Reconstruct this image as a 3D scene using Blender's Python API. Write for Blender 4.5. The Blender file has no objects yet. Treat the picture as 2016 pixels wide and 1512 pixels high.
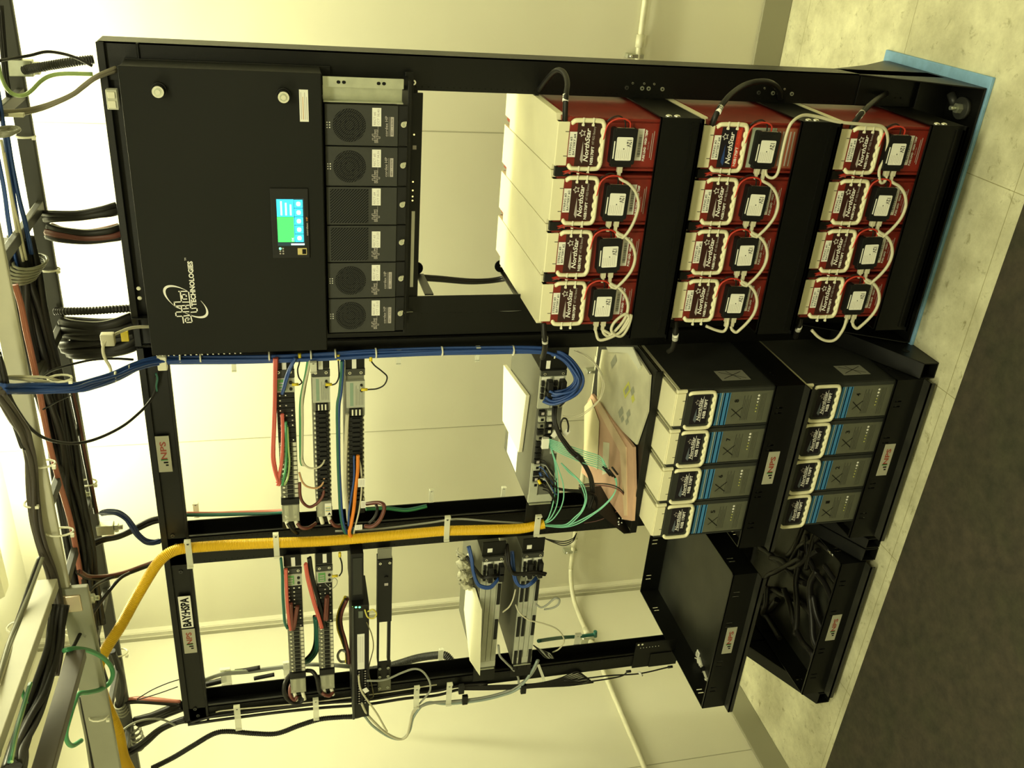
import bpy, math, random
from mathutils import Vector, Matrix
random.seed(7)
S = bpy.context.scene
COL = S.collection
# ------------------------------------------------------------------ camera
CAM = Vector((0.3184, -2.3187, 1.8655)); YAW, PITCH, ROLL, FPX = 0.4959, -0.2395, -0.0439, 1788.4
_cy, _sy, _cp, _sp = math.cos(YAW), math.sin(YAW), math.cos(PITCH), math.sin(PITCH)
FWD = Vector((-_sy*_cp, _cy*_cp, _sp)); _r = Vector((_cy, _sy, 0)); _u = _r.cross(FWD)
RIGHT = _r*math.cos(ROLL)+_u*math.sin(ROLL); UP = -_r*math.sin(ROLL)+_u*math.cos(ROLL)
cam = bpy.data.cameras.new('camera'); cam.sensor_width = 36; cam.sensor_fit = 'HORIZONTAL'; cam.lens = FPX/2016*36
cam.clip_start = .01; cam.clip_end = 60
co = bpy.data.objects.new('camera', cam); COL.objects.link(co)
_X = -UP; _Y = RIGHT; _Z = -FWD                                    # the photograph was taken with the phone held on its side
co.matrix_world = Matrix(((_X.x, _Y.x, _Z.x, CAM.x), (_X.y, _Y.y, _Z.y, CAM.y), (_X.z, _Y.z, _Z.z, CAM.z), (0, 0, 0, 1)))
S.camera = co
# ------------------------------------------------------------------ world, lights, exposure
w = bpy.data.worlds.new('world'); S.world = w; w.use_nodes = True
w.node_tree.nodes['Background'].inputs[0].default_value = (.9, .9, .6, 1); w.node_tree.nodes['Background'].inputs[1].default_value = .06
S.view_settings.view_transform = 'Standard'; S.view_settings.look = 'None'; S.view_settings.gamma = 1; S.view_settings.use_curve_mapping = False
S.view_settings.exposure = 0.25
LC = (1.0, .985, .61)
def area(name, loc, sx, sy, power, rot=(0, 0, 0), spread=180):
    l = bpy.data.lights.new(name, 'AREA'); l.shape = 'RECTANGLE'; l.size = sx; l.size_y = sy; l.energy = power; l.color = LC; l.spread = math.radians(spread)
    o = bpy.data.objects.new(name, l); o.location = loc; o.rotation_euler = rot; COL.objects.link(o); return o
area('lamp_behind_racks', (-.85, .50, 2.86), 2.2, .14, 44)
area('lamp_behind_racks_wall_side', (-.85, .60, 2.865), 2.2, .06, 22, (math.radians(125), 0, 0))
area('lamp_behind_racks_aisle_side', (-.85, .40, 2.865), 2.2, .06, 14, (math.radians(125), 0, math.radians(180)))
area('lamp_aisle', (.45, -1.95, 2.91), 1.2, .6, 42)
area('lamp_right', (1.35, .25, 2.91), .6, 1.2, 12)
area('lamp_aisle_far', (-1.5, -1.95, 2.91), 1.2, .6, 34)
# ------------------------------------------------------------------ helpers
def ray(px, py): return FWD + RIGHT*((756-py)/FPX) - UP*((px-1008)/FPX)
def at(px, py, Y=0.0):                                             # the point at depth Y seen there
    d = ray(px, py); return CAM + d*((Y-CAM.y)/d.y)
def atz(px, py, Z):
    d = ray(px, py); return CAM + d*((Z-CAM.z)/d.z)
MATS = {}
def mat(name, col, rough=.5, metal=0.0, noise=0.0, nscale=30, emit=0, spec=.5, bump=0.0, bscale=200, alpha=1.0, trans=0.0, coat=0):
    if name in MATS: return MATS[name]
    m = bpy.data.materials.new(name); m.use_nodes = True; nt = m.node_tree; b = nt.nodes['Principled BSDF']
    b.inputs['Base Color'].default_value = (*col, 1); b.inputs['Roughness'].default_value = rough; b.inputs['Metallic'].default_value = metal
    b.inputs['Specular IOR Level'].default_value = spec
    if coat: b.inputs['Coat Weight'].default_value = coat
    if alpha < 1: b.inputs['Alpha'].default_value = alpha
    if trans: b.inputs['Transmission Weight'].default_value = trans
    if emit: b.inputs['Emission Color'].default_value = (*col, 1); b.inputs['Emission Strength'].default_value = emit
    if noise or bump:
        tc = nt.nodes.new('ShaderNodeTexCoord')
    if noise:
        n = nt.nodes.new('ShaderNodeTexNoise'); n.inputs['Scale'].default_value = nscale; n.inputs['Detail'].default_value = 5
        r = nt.nodes.new('ShaderNodeMapRange'); r.inputs['From Min'].default_value = .3; r.inputs['From Max'].default_value = .7
        r.inputs['To Min'].default_value = 1-noise; r.inputs['To Max'].default_value = 1+noise*.5
        mx = nt.nodes.new('ShaderNodeVectorMath'); mx.operation = 'SCALE'; mx.inputs[0].default_value = col
        nt.links.new(tc.outputs['Object'], n.inputs['Vector']); nt.links.new(n.outputs['Fac'], r.inputs['Value'])
        nt.links.new(r.outputs['Result'], mx.inputs['Scale']); nt.links.new(mx.outputs[0], b.inputs['Base Color'])
    if bump:
        n2 = nt.nodes.new('ShaderNodeTexNoise'); n2.inputs['Scale'].default_value = bscale; bp = nt.nodes.new('ShaderNodeBump')
        bp.inputs['Strength'].default_value = bump; bp.inputs['Distance'].default_value = .002
        nt.links.new(tc.outputs['Object'], n2.inputs['Vector']); nt.links.new(n2.outputs['Fac'], bp.inputs['Height']); nt.links.new(bp.outputs['Normal'], b.inputs['Normal'])
    MATS[name] = m; return m
BLK = mat('black_powder_coat', (.0030, .0032, .0026), .38, spec=.3, noise=.25, nscale=8, bump=.15, bscale=900)
BLK2 = mat('black_plastic', (.005, .005, .005), .5, spec=.35)
RUB = mat('black_cable_jacket', (.008, .007, .006), .45, spec=.4)
DRK = mat('dark_grey_metal', (.035, .036, .031), .45, noise=.2, nscale=12)
CRM = mat('cream_plastic', (.76, .72, .50), .45, noise=.06, nscale=9)
RED = mat('dark_red_plastic', (.20, .017, .010), .42, noise=.25, nscale=20)
REDB = mat('bright_red_plastic', (.50, .035, .02), .4)
MAR = mat('maroon_label', (.036, .010, .008), .35)
NVY = mat('black_label', (.012, .010, .014), .3)
WHT = mat('white_paper', (.78, .77, .70), .6)
INK = mat('black_ink', (.004, .004, .004), .7, spec=.2)
GRYB = mat('grey_plastic_case', (.030, .032, .027), .5, spec=.3, noise=.15, nscale=15)
GRYL = mat('grey_green_label', (.105, .108, .075), .45, noise=.12, nscale=30)
BLUL = mat('blue_print', (.05, .20, .42), .4)
SLVR = mat('zinc_plated_steel', (.50, .52, .42), .38, metal=.75, noise=.12, nscale=40)
STL = mat('bright_steel', (.75, .75, .70), .25, metal=1)
ALU = mat('painted_light_steel', (.62, .60, .47), .5, noise=.08, nscale=14)
YEL = mat('yellow_corrugated_plastic', (.74, .45, .004), .45)
BLU = mat('blue_cable_jacket', (.022, .065, .25), .4)
BLUD = mat('dark_blue_cable_jacket', (.018, .035, .12), .45)
GRN = mat('green_cable_jacket', (.05, .26, .10), .42)
GRND = mat('dark_green_cable_jacket', (.02, .12, .09), .42)
GRNL = mat('pale_green_cable_jacket', (.33, .46, .17), .42)
WHC = mat('off_white_cable_jacket', (.55, .52, .38), .45)
GRC = mat('grey_cable_jacket', (.30, .31, .27), .45)
AQU = mat('aqua_fibre_jacket', (.22, .58, .42), .4)
ORG = mat('orange_cable_jacket', (.75, .22, .02), .4)
PNK = mat('faded_red_cable_jacket', (.62, .12, .09), .42)
BRN = mat('brown_red_cable_jacket', (.13, .035, .025), .42)
YLT = mat('yellow_plastic_lug', (.75, .58, .02), .45)
CLR = mat('clear_plastic_clip', (.80, .80, .66), .35, alpha=.62)
PCB = mat('green_circuit_window', (.10, .30, .08), .35)
TIE = mat('white_nylon', (.80, .78, .62), .5)
class MB:
    def __init__(s): s.v = []; s.f = []; s.m = []; s.sm = []; s.ms = []
    def mi(s, m):
        if m not in s.ms: s.ms.append(m)
        return s.ms.index(m)
    def add(s, vs, fs, m, smooth=False):
        o = len(s.v); s.v += [tuple(v) for v in vs]; k = s.mi(m)
        for f in fs: s.f.append([o+i for i in f]); s.m.append(k); s.sm.append(smooth)
        return s
    def box(s, x0, x1, y0, y1, z0, z1, m=BLK, M=None):
        vs = [Vector((x, y, z)) for x in (x0, x1) for y in (y0, y1) for z in (z0, z1)]
        if M is not None: vs = [M@v for v in vs]
        return s.add(vs, [(0, 1, 3, 2), (4, 6, 7, 5), (0, 4, 5, 1), (2, 3, 7, 6), (0, 2, 6, 4), (1, 5, 7, 3)], m)
    def hexa(s, p, m):                                             # 8 corners: 4 of one end, 4 of the other
        return s.add(p, [(3, 2, 1, 0), (4, 5, 6, 7), (0, 1, 5, 4), (1, 2, 6, 5), (2, 3, 7, 6), (3, 0, 4, 7)], m)
    def prism(s, poly, d0, d1, m, ax='y'):                         # 2D outline swept along one axis
        g = {'y': lambda a, b, d: (a, d, b), 'x': lambda a, b, d: (d, a, b), 'z': lambda a, b, d: (a, b, d)}[ax]
        n = len(poly); vs = [g(a, b, d0) for a, b in poly]+[g(a, b, d1) for a, b in poly]
        return s.add(vs, [tuple(range(n))[::-1], tuple(range(n, 2*n))]+[(i, (i+1) % n, n+(i+1) % n, n+i) for i in range(n)], m)
    def quad(s, a, b, c, d, m): return s.add([a, b, c, d], [(0, 1, 2, 3)], m)
    def frame(s, t):
        a = Vector((0, 0, 1)) if abs(t.z) < .9 else Vector((1, 0, 0)); u = t.cross(a).normalized(); return u, t.cross(u).normalized()
    def cyl(s, a, b, r, m, n=16, r2=None, smooth=True):
        a, b = Vector(a), Vector(b); t = (b-a).normalized(); u, v = s.frame(t); r2 = r if r2 is None else r2
        c = [(math.cos(2*math.pi*i/n), math.sin(2*math.pi*i/n)) for i in range(n)]
        vs = [a+(u*x+v*y)*r for x, y in c]+[b+(u*x+v*y)*r2 for x, y in c]
        s.add(vs, [(i, (i+1) % n, n+(i+1) % n, n+i) for i in range(n)], m, smooth)
        o = len(s.v)-2*n; k = s.mi(m)
        s.f.append([o+i for i in range(n)][::-1]); s.f.append([o+n+i for i in range(n)]); s.m += [k, k]; s.sm += [False, False]
        return s
    def tube(s, pts, r, m, n=8, rf=None, closed=False):
        pts = [Vector(p) for p in pts]; N = len(pts); vs = []; t0 = None; u = None
        for i, p in enumerate(pts):
            t = ((pts[(i+1) % N]-pts[i-1]) if closed else (pts[min(i+1, N-1)]-pts[max(i-1, 0)]))
            t = t.normalized() if t.length > 1e-9 else Vector((0, 0, 1))
            if u is None: u, _ = s.frame(t)
            u = (u-t*u.dot(t)); u = u.normalized() if u.length > 1e-6 else s.frame(t)[0]; v = t.cross(u)
            rr = rf(i) if rf else r
            vs += [p+(u*math.cos(2*math.pi*k/n)+v*math.sin(2*math.pi*k/n))*rr for k in range(n)]
        fs = [(i*n+k, i*n+(k+1) % n, ((i+1) % N)*n+(k+1) % n, ((i+1) % N)*n+k) for i in range(N if closed else N-1) for k in range(n)]
        s.add(vs, fs, m, True)
        if not closed:
            o = len(s.v)-N*n; k = s.mi(m); s.f.append([o+i for i in range(n)][::-1]); s.f.append([o+(N-1)*n+i for i in range(n)]); s.m += [k, k]; s.sm += [False, False]
        return s
    def sphere(s, c, r, m, sc=(1, 1, 1), n=10):
        c = Vector(c); vs = []; fs = []
        for i in range(n+1):
            a = math.pi*i/n
            for j in range(n): b = 2*math.pi*j/n; vs.append(c+Vector((r*sc[0]*math.sin(a)*math.cos(b), r*sc[1]*math.sin(a)*math.sin(b), r*sc[2]*math.cos(a))))
        for i in range(n):
            for j in range(n): fs.append((i*n+j, i*n+(j+1) % n, (i+1)*n+(j+1) % n, (i+1)*n+j))
        return s.add(vs, fs, m, True)
    def text(s, txt, c, wd, ht, m, right=(1, 0, 0), up=(0, 0, 1), bold=.0, shear=0.0):   # centred at c, stretched to wd x ht
        vs, fs, bb = glyphs(txt, bold, shear); right, up, c = Vector(right), Vector(up), Vector(c)
        W = bb[1]-bb[0]; Hh = bb[3]-bb[2]; sx = wd/W; sy = (ht/Hh) if ht else sx
        cx, cy = (bb[0]+bb[1])/2, (bb[2]+bb[3])/2
        return s.add([c+right*((x-cx)*sx)+up*((y-cy)*sy) for x, y in vs], fs, m)
    def build(s, name, parent=None, bevel=0, loc=None, seg=2):
        me = bpy.data.meshes.new(name); me.from_pydata(s.v, [], s.f); me.update()
        for m in s.ms: me.materials.append(m)
        me.polygons.foreach_set('material_index', s.m); me.polygons.foreach_set('use_smooth', s.sm)
        o = bpy.data.objects.new(name, me); COL.objects.link(o)
        if parent: o.parent = parent
        if loc: o.location = loc
        if bevel:
            b = o.modifiers.new('bevel', 'BEVEL'); b.width = bevel; b.segments = seg; b.limit_method = 'ANGLE'; b.angle_limit = math.radians(40)
        return o
_G = {}
def glyphs(txt, bold, shear):
    k = (txt, bold, shear)
    if k not in _G:
        cu = bpy.data.curves.new('t', 'FONT'); cu.body = txt; cu.resolution_u = 2; cu.offset = bold; cu.shear = shear; cu.fill_mode = 'FRONT'
        o = bpy.data.objects.new('t', cu); COL.objects.link(o); dg = bpy.context.evaluated_depsgraph_get()
        me = bpy.data.meshes.new_from_object(o.evaluated_get(dg)); vs = [(v.co.x, v.co.y) for v in me.vertices]; fs = [tuple(p.vertices) for p in me.polygons]
        bpy.data.objects.remove(o); bpy.data.curves.remove(cu); bpy.data.meshes.remove(me)
        _G[k] = (vs, fs, (min(v[0] for v in vs), max(v[0] for v in vs), min(v[1] for v in vs), max(v[1] for v in vs)))
    return _G[k]
def tag(o, label=None, cat=None, group=None, kind=None):
    if label: o['label'] = label
    if cat: o['category'] = cat
    if group: o['group'] = group
    if kind: o['kind'] = kind
    return o
def empty(name, loc, label, cat, group=None):
    o = bpy.data.objects.new(name, None); o.location = loc; o.empty_display_size = .05; COL.objects.link(o); return tag(o, label, cat, group)
def share(src, parent):                                            # another copy of a part, same mesh
    o = src.copy(); COL.objects.link(o); o.parent = parent
    for c in src.children: share(c, o)
    return o
def spline(P, k=6):
    P = [Vector(p) for p in P]
    if len(P) < 3: return [P[0].lerp(P[-1], i/k) for i in range(k+1)]
    Q = [P[0]*2-P[1]]+P+[P[-1]*2-P[-2]]; out = []
    for i in range(1, len(Q)-2):
        a, b, c, d = Q[i-1:i+3]
        for j in range(k):
            t = j/k; out.append(.5*((2*b)+(c-a)*t+(2*a-5*b+4*c-d)*t*t+(3*b-a-3*c+d)*t**3))
    return out+[P[-1]]
def pth(pts, Y=None): return [at(p[0], p[1], p[2] if len(p) > 2 else Y) for p in pts]
def pxr(p, wpx): return wpx/2*(p-CAM).dot(FWD)/FPX
def cable(name, pts, wpx, m, label, cat='cable', group=None, Y=None, n=8, k=6, parent=None, world=False):
    P = [Vector(p) for p in pts] if world else pth(pts, Y); r = pxr(P[len(P)//2], wpx)
    o = MB().tube(spline(P, k), r, m, n).build(name, parent)
    return tag(o, label, cat, group) if not parent else o
def bundle(name, pts, n, wpx, m, label, cat='cable', group=None, Y=None, spread=1.0, k=6, seed=1, ms=None, world=False, fan=None):
    """n single cables that run side by side, together about wpx pixels wide"""
    P = [Vector(p) for p in pts] if world else pth(pts, Y); C = spline(P, k); R = pxr(P[len(P)//2], wpx*(1.35 if wpx < 11 else 1.1)); rnd = random.Random(seed)
    rad = R/math.sqrt(n)*.92
    out = []
    for i in range(n):
        q = math.sqrt((i+.5)/n)*(R-rad)*spread; a = i*2.39996
        ph = rnd.random()*6
        pts2 = []
        for j, c in enumerate(C):
            t = (C[min(j+1, len(C)-1)]-C[max(j-1, 0)]).normalized(); u = t.cross(FWD).normalized(); v = t.cross(u); q_ = q*(fan(j/len(C)) if fan else 1)
            aa = a+.35*math.sin(j*.23+ph); pts2.append(c+u*(q_*math.cos(aa))+v*(q_*math.sin(aa)))
        o = MB().tube(pts2, rad, (ms[i % len(ms)] if ms else m), 7).build(name)
        out.append(tag(o, label, cat, group))
    return out
def tie(parent, p, d, r, name='cable_tie', m=None, wd=.0045):      # a band round a cable at p, cable direction d
    d = Vector(d).normalized(); p = Vector(p); return MB().cyl(p-d*wd/2, p+d*wd/2, r, m or TIE, 12).build(name, parent)
# ------------------------------------------------------------------ the room
WY, WX, CZ = .987, -2.636, 2.96
def wallmat():
    m = bpy.data.materials.new('painted_wall_panel'); m.use_nodes = True; nt = m.node_tree; b = nt.nodes['Principled BSDF']; b.inputs['Roughness'].default_value = .42
    tc = nt.nodes.new('ShaderNodeTexCoord'); n = nt.nodes.new('ShaderNodeTexNoise'); n.inputs['Scale'].default_value = 1.6; n.inputs['Detail'].default_value = 6
    r = nt.nodes.new('ShaderNodeValToRGB'); r.color_ramp.elements[0].position = .3; r.color_ramp.elements[0].color = (.61, .59, .46, 1); r.color_ramp.elements[1].position = .7; r.color_ramp.elements[1].color = (.66, .64, .50, 1)
    nt.links.new(tc.outputs['Object'], n.inputs['Vector']); nt.links.new(n.outputs['Fac'], r.inputs[0]); nt.links.new(r.outputs[0], b.inputs['Base Color']); return m
WALL = wallmat()
def floormat(name, a, b_, dark, tile):
    m = bpy.data.materials.new(name); m.use_nodes = True; nt = m.node_tree; b = nt.nodes['Principled BSDF']; b.inputs['Roughness'].default_value = .5 if tile else .95
    tc = nt.nodes.new('ShaderNodeTexCoord'); L = nt.links.new
    n = nt.nodes.new('ShaderNodeTexNoise'); n.inputs['Scale'].default_value = 5 if tile else 22; n.inputs['Detail'].default_value = 12; n.inputs['Roughness'].default_value = .7
    r = nt.nodes.new('ShaderNodeValToRGB'); r.color_ramp.elements[0].position = .33; r.color_ramp.elements[0].color = (*a, 1); r.color_ramp.elements[1].position = .66; r.color_ramp.elements[1].color = (*b_, 1)
    n2 = nt.nodes.new('ShaderNodeTexNoise'); n2.inputs['Scale'].default_value = 26 if tile else 4; n2.inputs['Detail'].default_value = 12; n2.inputs['Roughness'].default_value = .72; n2.inputs['Distortion'].default_value = .5
    r2 = nt.nodes.new('ShaderNodeValToRGB'); r2.color_ramp.elements[0].position = .57 if tile else .45; r2.color_ramp.elements[0].color = (1, 1, 1, 1); r2.color_ramp.elements[1].position = .72; r2.color_ramp.elements[1].color = (*dark, 1)
    mx = nt.nodes.new('ShaderNodeMix'); mx.data_type = 'RGBA'; mx.blend_type = 'MULTIPLY'; mx.inputs[0].default_value = 1
    L(tc.outputs['Object'], n.inputs['Vector']); L(n.outputs['Fac'], r.inputs[0]); L(tc.outputs['Object'], n2.inputs['Vector']); L(n2.outputs['Fac'], r2.inputs[0])
    L(r.outputs[0], mx.inputs[6]); L(r2.outputs[0], mx.inputs[7])
    out = mx.outputs[2]
    if tile:
        br = nt.nodes.new('ShaderNodeTexBrick'); br.offset = 0; br.inputs['Scale'].default_value = 1; br.inputs['Mortar Size'].default_value = .0012; br.inputs['Brick Width'].default_value = .6; br.inputs['Row Height'].default_value = .6
        br.inputs['Color1'].default_value = (1, 1, 1, 1); br.inputs['Color2'].default_value = (.96, .96, .96, 1); br.inputs['Mortar'].default_value = (.52, .50, .38, 1)
        mp = nt.nodes.new('ShaderNodeMapping'); mp.inputs['Location'].default_value = (.24, .35, 0)
        L(tc.outputs['Object'], mp.inputs['Vector']); L(mp.outputs[0], br.inputs['Vector'])
        m2 = nt.nodes.new('ShaderNodeMix'); m2.data_type = 'RGBA'; m2.blend_type = 'MULTIPLY'; m2.inputs[0].default_value = 1; L(out, m2.inputs[6]); L(br.outputs['Color'], m2.inputs[7]); out = m2.outputs[2]
    bp = nt.nodes.new('ShaderNodeBump'); bp.inputs['Strength'].default_value = .1 if tile else .8; bp.inputs['Distance'].default_value = .003; L(n.outputs['Fac'], bp.inputs['Height']); L(bp.outputs[0], b.inputs['Normal'])
    L(out, b.inputs['Base Color']); return m
FLR = floormat('stained_vinyl_tile', (.40, .38, .25), (.70, .68, .48), (.42, .39, .27), True)
RUG = floormat('worn_dark_carpet', (.024, .021, .013), (.052, .041, .026), (.75, .95, .70), False)
TRM = mat('cream_trim', (.66, .64, .50), .45); BB = mat('grey_olive_vinyl_base', (.27, .26, .18), .5)
SEAM = mat('panel_joint', (.36, .35, .25), .7)
def st(name, mb, **k): return tag(mb.build(name, **k), kind='structure')
XR, YF = 2.2, -3.3
st('floor', MB().box(WX-.05, XR, YF, WY+.05, -.05, 0, FLR))
CEILM = mat('white_ceiling', (.80, .79, .68), .8)
st('ceiling', MB().box(WX-.05, XR, YF, WY+.05, CZ, CZ+.05, CEILM))
st('wall_back', MB().box(WX-.05, XR, WY, WY+.05, 0, CZ, WALL))
st('wall_left', MB().box(WX-.05, WX, YF, WY, 0, CZ, WALL))
st('wall_right', MB().box(XR, XR+.05, YF, WY+.05, 0, CZ, WALL))
st('wall_front', MB().box(WX-.05, XR, YF-.05, YF, 0, CZ, WALL))
st('baseboard_back', MB().box(WX+.012, XR, WY-.012, WY, 0, .112, BB), bevel=.003)
st('baseboard_left', MB().box(WX, WX+.012, YF, WY, 0, .105, BB), bevel=.003)
mb = MB()
for x in (-.416, -1.668, .84): mb.box(x-.0016, x+.0016, WY-.0012, WY, .112, CZ, SEAM)
st('trim_1', mb)
mb = MB(); mb.box(WX, WX+.0012, -.076, -.073, .105, CZ, SEAM); mb.box(WX, WX+.0012, -1.296, -1.293, .105, CZ, SEAM); st('trim_2', mb)
st('trim_3', MB().box(WX, WX+.02, WY-.035, WY-.03, .105, CZ, TRM).box(WX+.016, WX+.020, WY-.028, WY, .105, CZ, TRM).box(WX, WX+.018, WY-.06, WY-.058, .105, CZ, SEAM))
# fluorescent strips: the housings the lamps sit in, fixed to the ceiling just above the picture
def strip(x0, x1, y, label):
    t = empty('fluorescent_fitting', ((x0+x1)/2, y, CZ), label, 'ceiling light'); h = (x1-x0)/2
    MB().prism([(-.07, 0), (-.07, -.05), (-.03, -.09), (.03, -.09), (.07, -.05), (.07, 0)], -h, h, TIE, 'x').build('housing', t)
strip(-1.95, .25, .50, 'white strip light on the ceiling between racks and back wall')
def troffer(x, y, label):
    t = empty('ceiling_light', (x, y, CZ), label, 'ceiling light'); mb = MB()
    for a in ((-.62, .62, -.32, -.30), (-.62, .62, .30, .32), (-.62, -.60, -.30, .30), (.60, .62, -.30, .30)): mb.box(*a, -.045, 0, TIE)
    mb.build('frame', t)
troffer(.45, -1.95, 'white ceiling panel light over the aisle near the battery rack'); troffer(1.35, .25, 'white ceiling panel light to the right of the racks'); troffer(-1.5, -1.95, 'white ceiling panel light at the far end of the aisle')
# carpet
t = MB()
a, b, c = atz(2016, 400, .008), atz(1625, 1512, .008), None
y0 = a.y; sl = (b.y-a.y)/(b.x-a.x)
t.prism([(WX+.02, a.y+(WX+.02-a.x)*sl), (-1.72, a.y+(-1.72-a.x)*sl), (-1.7, a.y+(-1.7-a.x)*sl), (1.9, a.y+(1.9-a.x)*sl), (1.9, -3.2), (WX+.02, -3.2)], .0005, .008, RUG, 'z')
tag(t.build('carpet'), 'worn dark brown carpet covering the aisle in front of the racks', 'carpet')
# conduit on the walls
CON = mat('painted_conduit', (.62, .60, .44), .35, noise=.1, nscale=30)
t = empty('wall_conduit', (-.5, WY-.03, .58), 'cream painted conduit pipe running low along both walls round the corner', 'pipe')
zc = .582
P = [(1.2, WY-.022, zc), (.3, WY-.022, zc), (-1.2, WY-.022, zc), (-2.36, WY-.022, zc), (-2.50, WY-.03, zc), (-2.585, WY-.09, zc), (WX+.022, WY-.20, zc), (WX+.022, .4, zc), (WX+.022, -.4, zc), (WX+.022, -1.4, zc)]
MB().tube(spline(P, 5), .011, CON, 10).build('pipe', t, loc=(.5, -(WY-.03), -.58))
for x in (-.07, -1.36, -2.33):
    MB().cyl((x-.022, WY-.022, zc), (x+.022, WY-.022, zc), .0155, CON, 12).build('coupling', t, loc=(.5, -(WY-.03), -.58))
    MB().box(x-.06, x-.045, WY-.032, WY-.001, zc-.02, zc+.045, SLVR).sphere((x-.052, WY-.034, zc+.032), .006, STL).build('pipe_strap', t, bevel=.002, loc=(.5, -(WY-.03), -.58))
for y in (.66, .57):
    MB().cyl((WX+.022, y-.02, zc), (WX+.022, y+.02, zc), .0155, CON, 12).build('coupling', t, loc=(.5, -(WY-.03), -.58))
MB().box(WX+.001, WX+.032, .60, .615, zc-.02, zc+.045, SLVR).sphere((WX+.034, .607, zc+.032), .006, STL).build('pipe_strap', t, bevel=.002, loc=(.5, -(WY-.03), -.58))
# ------------------------------------------------------------------ rack frames
def screw(mb, x, y, z, r=.0045, m=STL): mb.cyl((x, y, z), (x, y-.003, z), r, m, 10); mb.cyl((x, y-.003, z), (x, y-.0035, z), r*.45, INK, 6)
def bolts(parent, L, items, name='bolt'):
    for x, y, z, r, m in items: mb = MB(); screw(mb, x, y, z, r, m); mb.build(name, parent, loc=L)
def holes(mb, x, y, z0, z1, dz=.032, r=.0022):                    # threaded hole marks on a flange
    z = z0
    while z < z1: mb.cyl((x, y, z), (x, y-.0006, z), r, INK, 6); z += dz
def npslabel(parent, x, y, z, w=.118, h=.036, right=(1, 0, 0), red=True):
    mb = MB(); mb.box(x-w/2, x+w/2, y-.0012, y, z-h/2, z+h/2, mat('greyed_label', (.36, .35, .27), .55))
    mb.text('NPS', (x+.012, y-.0016, z), w*.50, h*.46, mat('faded_red_ink', (.26, .05, .03), .55), bold=.03)
    for k, (hh, m) in enumerate(((.2, INK), (.34, INK), (.52, mat('green_ink', (.05, .20, .06), .5)))): mb.box(x-w*.33+k*.009, x-w*.33+k*.009+.005, y-.0016, y-.0012, z-h*.26, z-h*.26+h*hh, m)
    return mb.build('maker_label', parent)
H = 2.254
r1 = empty('equipment_rack', (-.39, 0, 0), 'tall black steel rack holding the cabinet, the fan modules and twelve red batteries', 'rack')
def ru(name, mb, bev=.002, par=None): return mb.build(name, par or r1, bevel=bev, loc=(.39, 0, 0))
mb = MB(); mb.box(-.097, -.013, 0, .004, .03, H, BLK); mb.box(-.017, -.013, 0, .082, .03, H, BLK); mb.box(-.05, -.013, .078, .082, .03, H, BLK); holes(mb, -.088, 0, .3, 2.2, .016)
ru('upright', mb)
Yb = CAM.y+(ray(900, 612).y)*((-.686-CAM.x)/ray(900, 612).x); xb_ = at(900, 581, Yb).x
mb = MB(); mb.box(-.770, -.686, 0, .004, .03, H, BLK); mb.box(-.690, -.686, .004, Yb, .03, H, BLK); mb.box(-.686, xb_, Yb-.004, Yb, .03, H-.1, BLK); mb.box(-.770, -.766, 0, .09, .03, H, BLK); holes(mb, -.678-.02, 0, .3, 2.2, .016)
ru('upright', mb)
mb = MB(); mb.box(-.770, -.013, -.012, -.008, 2.238, H+.002, BLK); mb.box(-.770, -.013, -.008, .08, H-.004, H, BLK); mb.box(-.770, -.013, .012, .016, 2.17, H-.004, BLK); mb.box(-.770, -.013, -.006, .012, 2.166, 2.172, BLK)
ru('top_beam', mb)
mb = MB()                                                           # base with slanted gusset plates
for x0, x1 in ((-.017, -.013), (-.770, -.766)): mb.prism([(-.155, .012), (-.155, .03), (-.003, .305), (.085, .335), (.185, .17), (.30, .03), (.30, .012)], x0, x1, BLK, 'x')
mb.box(-.770, -.013, -.155, .30, .012, .018, BLK); mb.box(-.766, -.017, -.02, -.016, .018, .12, BLK)
mb.box(-.097, -.017, -.004, 0, .02, .30, BLK)
ru('base', mb)
for x in (-.078, -.705):
    mb = MB(); mb.cyl((x, -.095, .018), (x, -.095, .030), .030, DRK, 18); mb.cyl((x, -.095, .030), (x, -.095, .044), .014, SLVR, 6, smooth=False); mb.cyl((x, -.095, .044), (x, -.095, .062), .006, SLVR, 8); mb.cyl((x+.0, -.06, .019), (x+.028, -.035, .024), .012, DRK, 12); ru('anchor_bolt', mb, 0)
for bz in (.925, .545, .165):                                      # bolts of each battery shelf on the right hand upright
    bolts(r1, (.39, 0, 0), [(-.072, -.0005, bz+dz, .0055, DRK if dz > .05 else SLVR) for dz in (.055, .012, -.006, -.045)]+[(-.060, -.0005, bz+dz, .003, STL) for dz in (.04, .008, -.02)])
bolts(r1, (.39, 0, 0), [(-.078, -.0005, z, .0065, STL) for z in (1.572, 1.538)])
# standoff brackets on the rear of the left upright with their cable bundle
for i, (p1, p2) in enumerate((((845, 580), (826, 540)), ((1022, 583), (992, 536)))):
    a = at(*p1, Yb+.002); b = Vector((a.x+.02, Yb+.34, a.z+.0)); q = at(*p2, Yb+.30); b = Vector((q.x, q.y, q.z))
    d = (b-a).normalized(); up = Vector((0, 0, 1)); s2 = Vector((0, 0, .012)); nn = d.cross(up).normalized()*.002
    mb = MB(); mb.hexa([a-s2-nn, a-s2+nn, a+s2+nn, a+s2-nn, b-s2-nn, b-s2+nn, b+s2+nn, b+s2-nn], BLK)
    q2 = at(p2[0]-6, p2[1]-12, Yb+.30); mb.cyl(q2+Vector((0, -.002, 0)), q2+Vector((0, .002, 0)), .020, BLK, 16); mb.cyl(q2+Vector((0, -.0025, 0)), q2+Vector((0, -.0035, 0)), .003, TIE, 8)
    ru('standoff_bracket', mb, 0)
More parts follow.
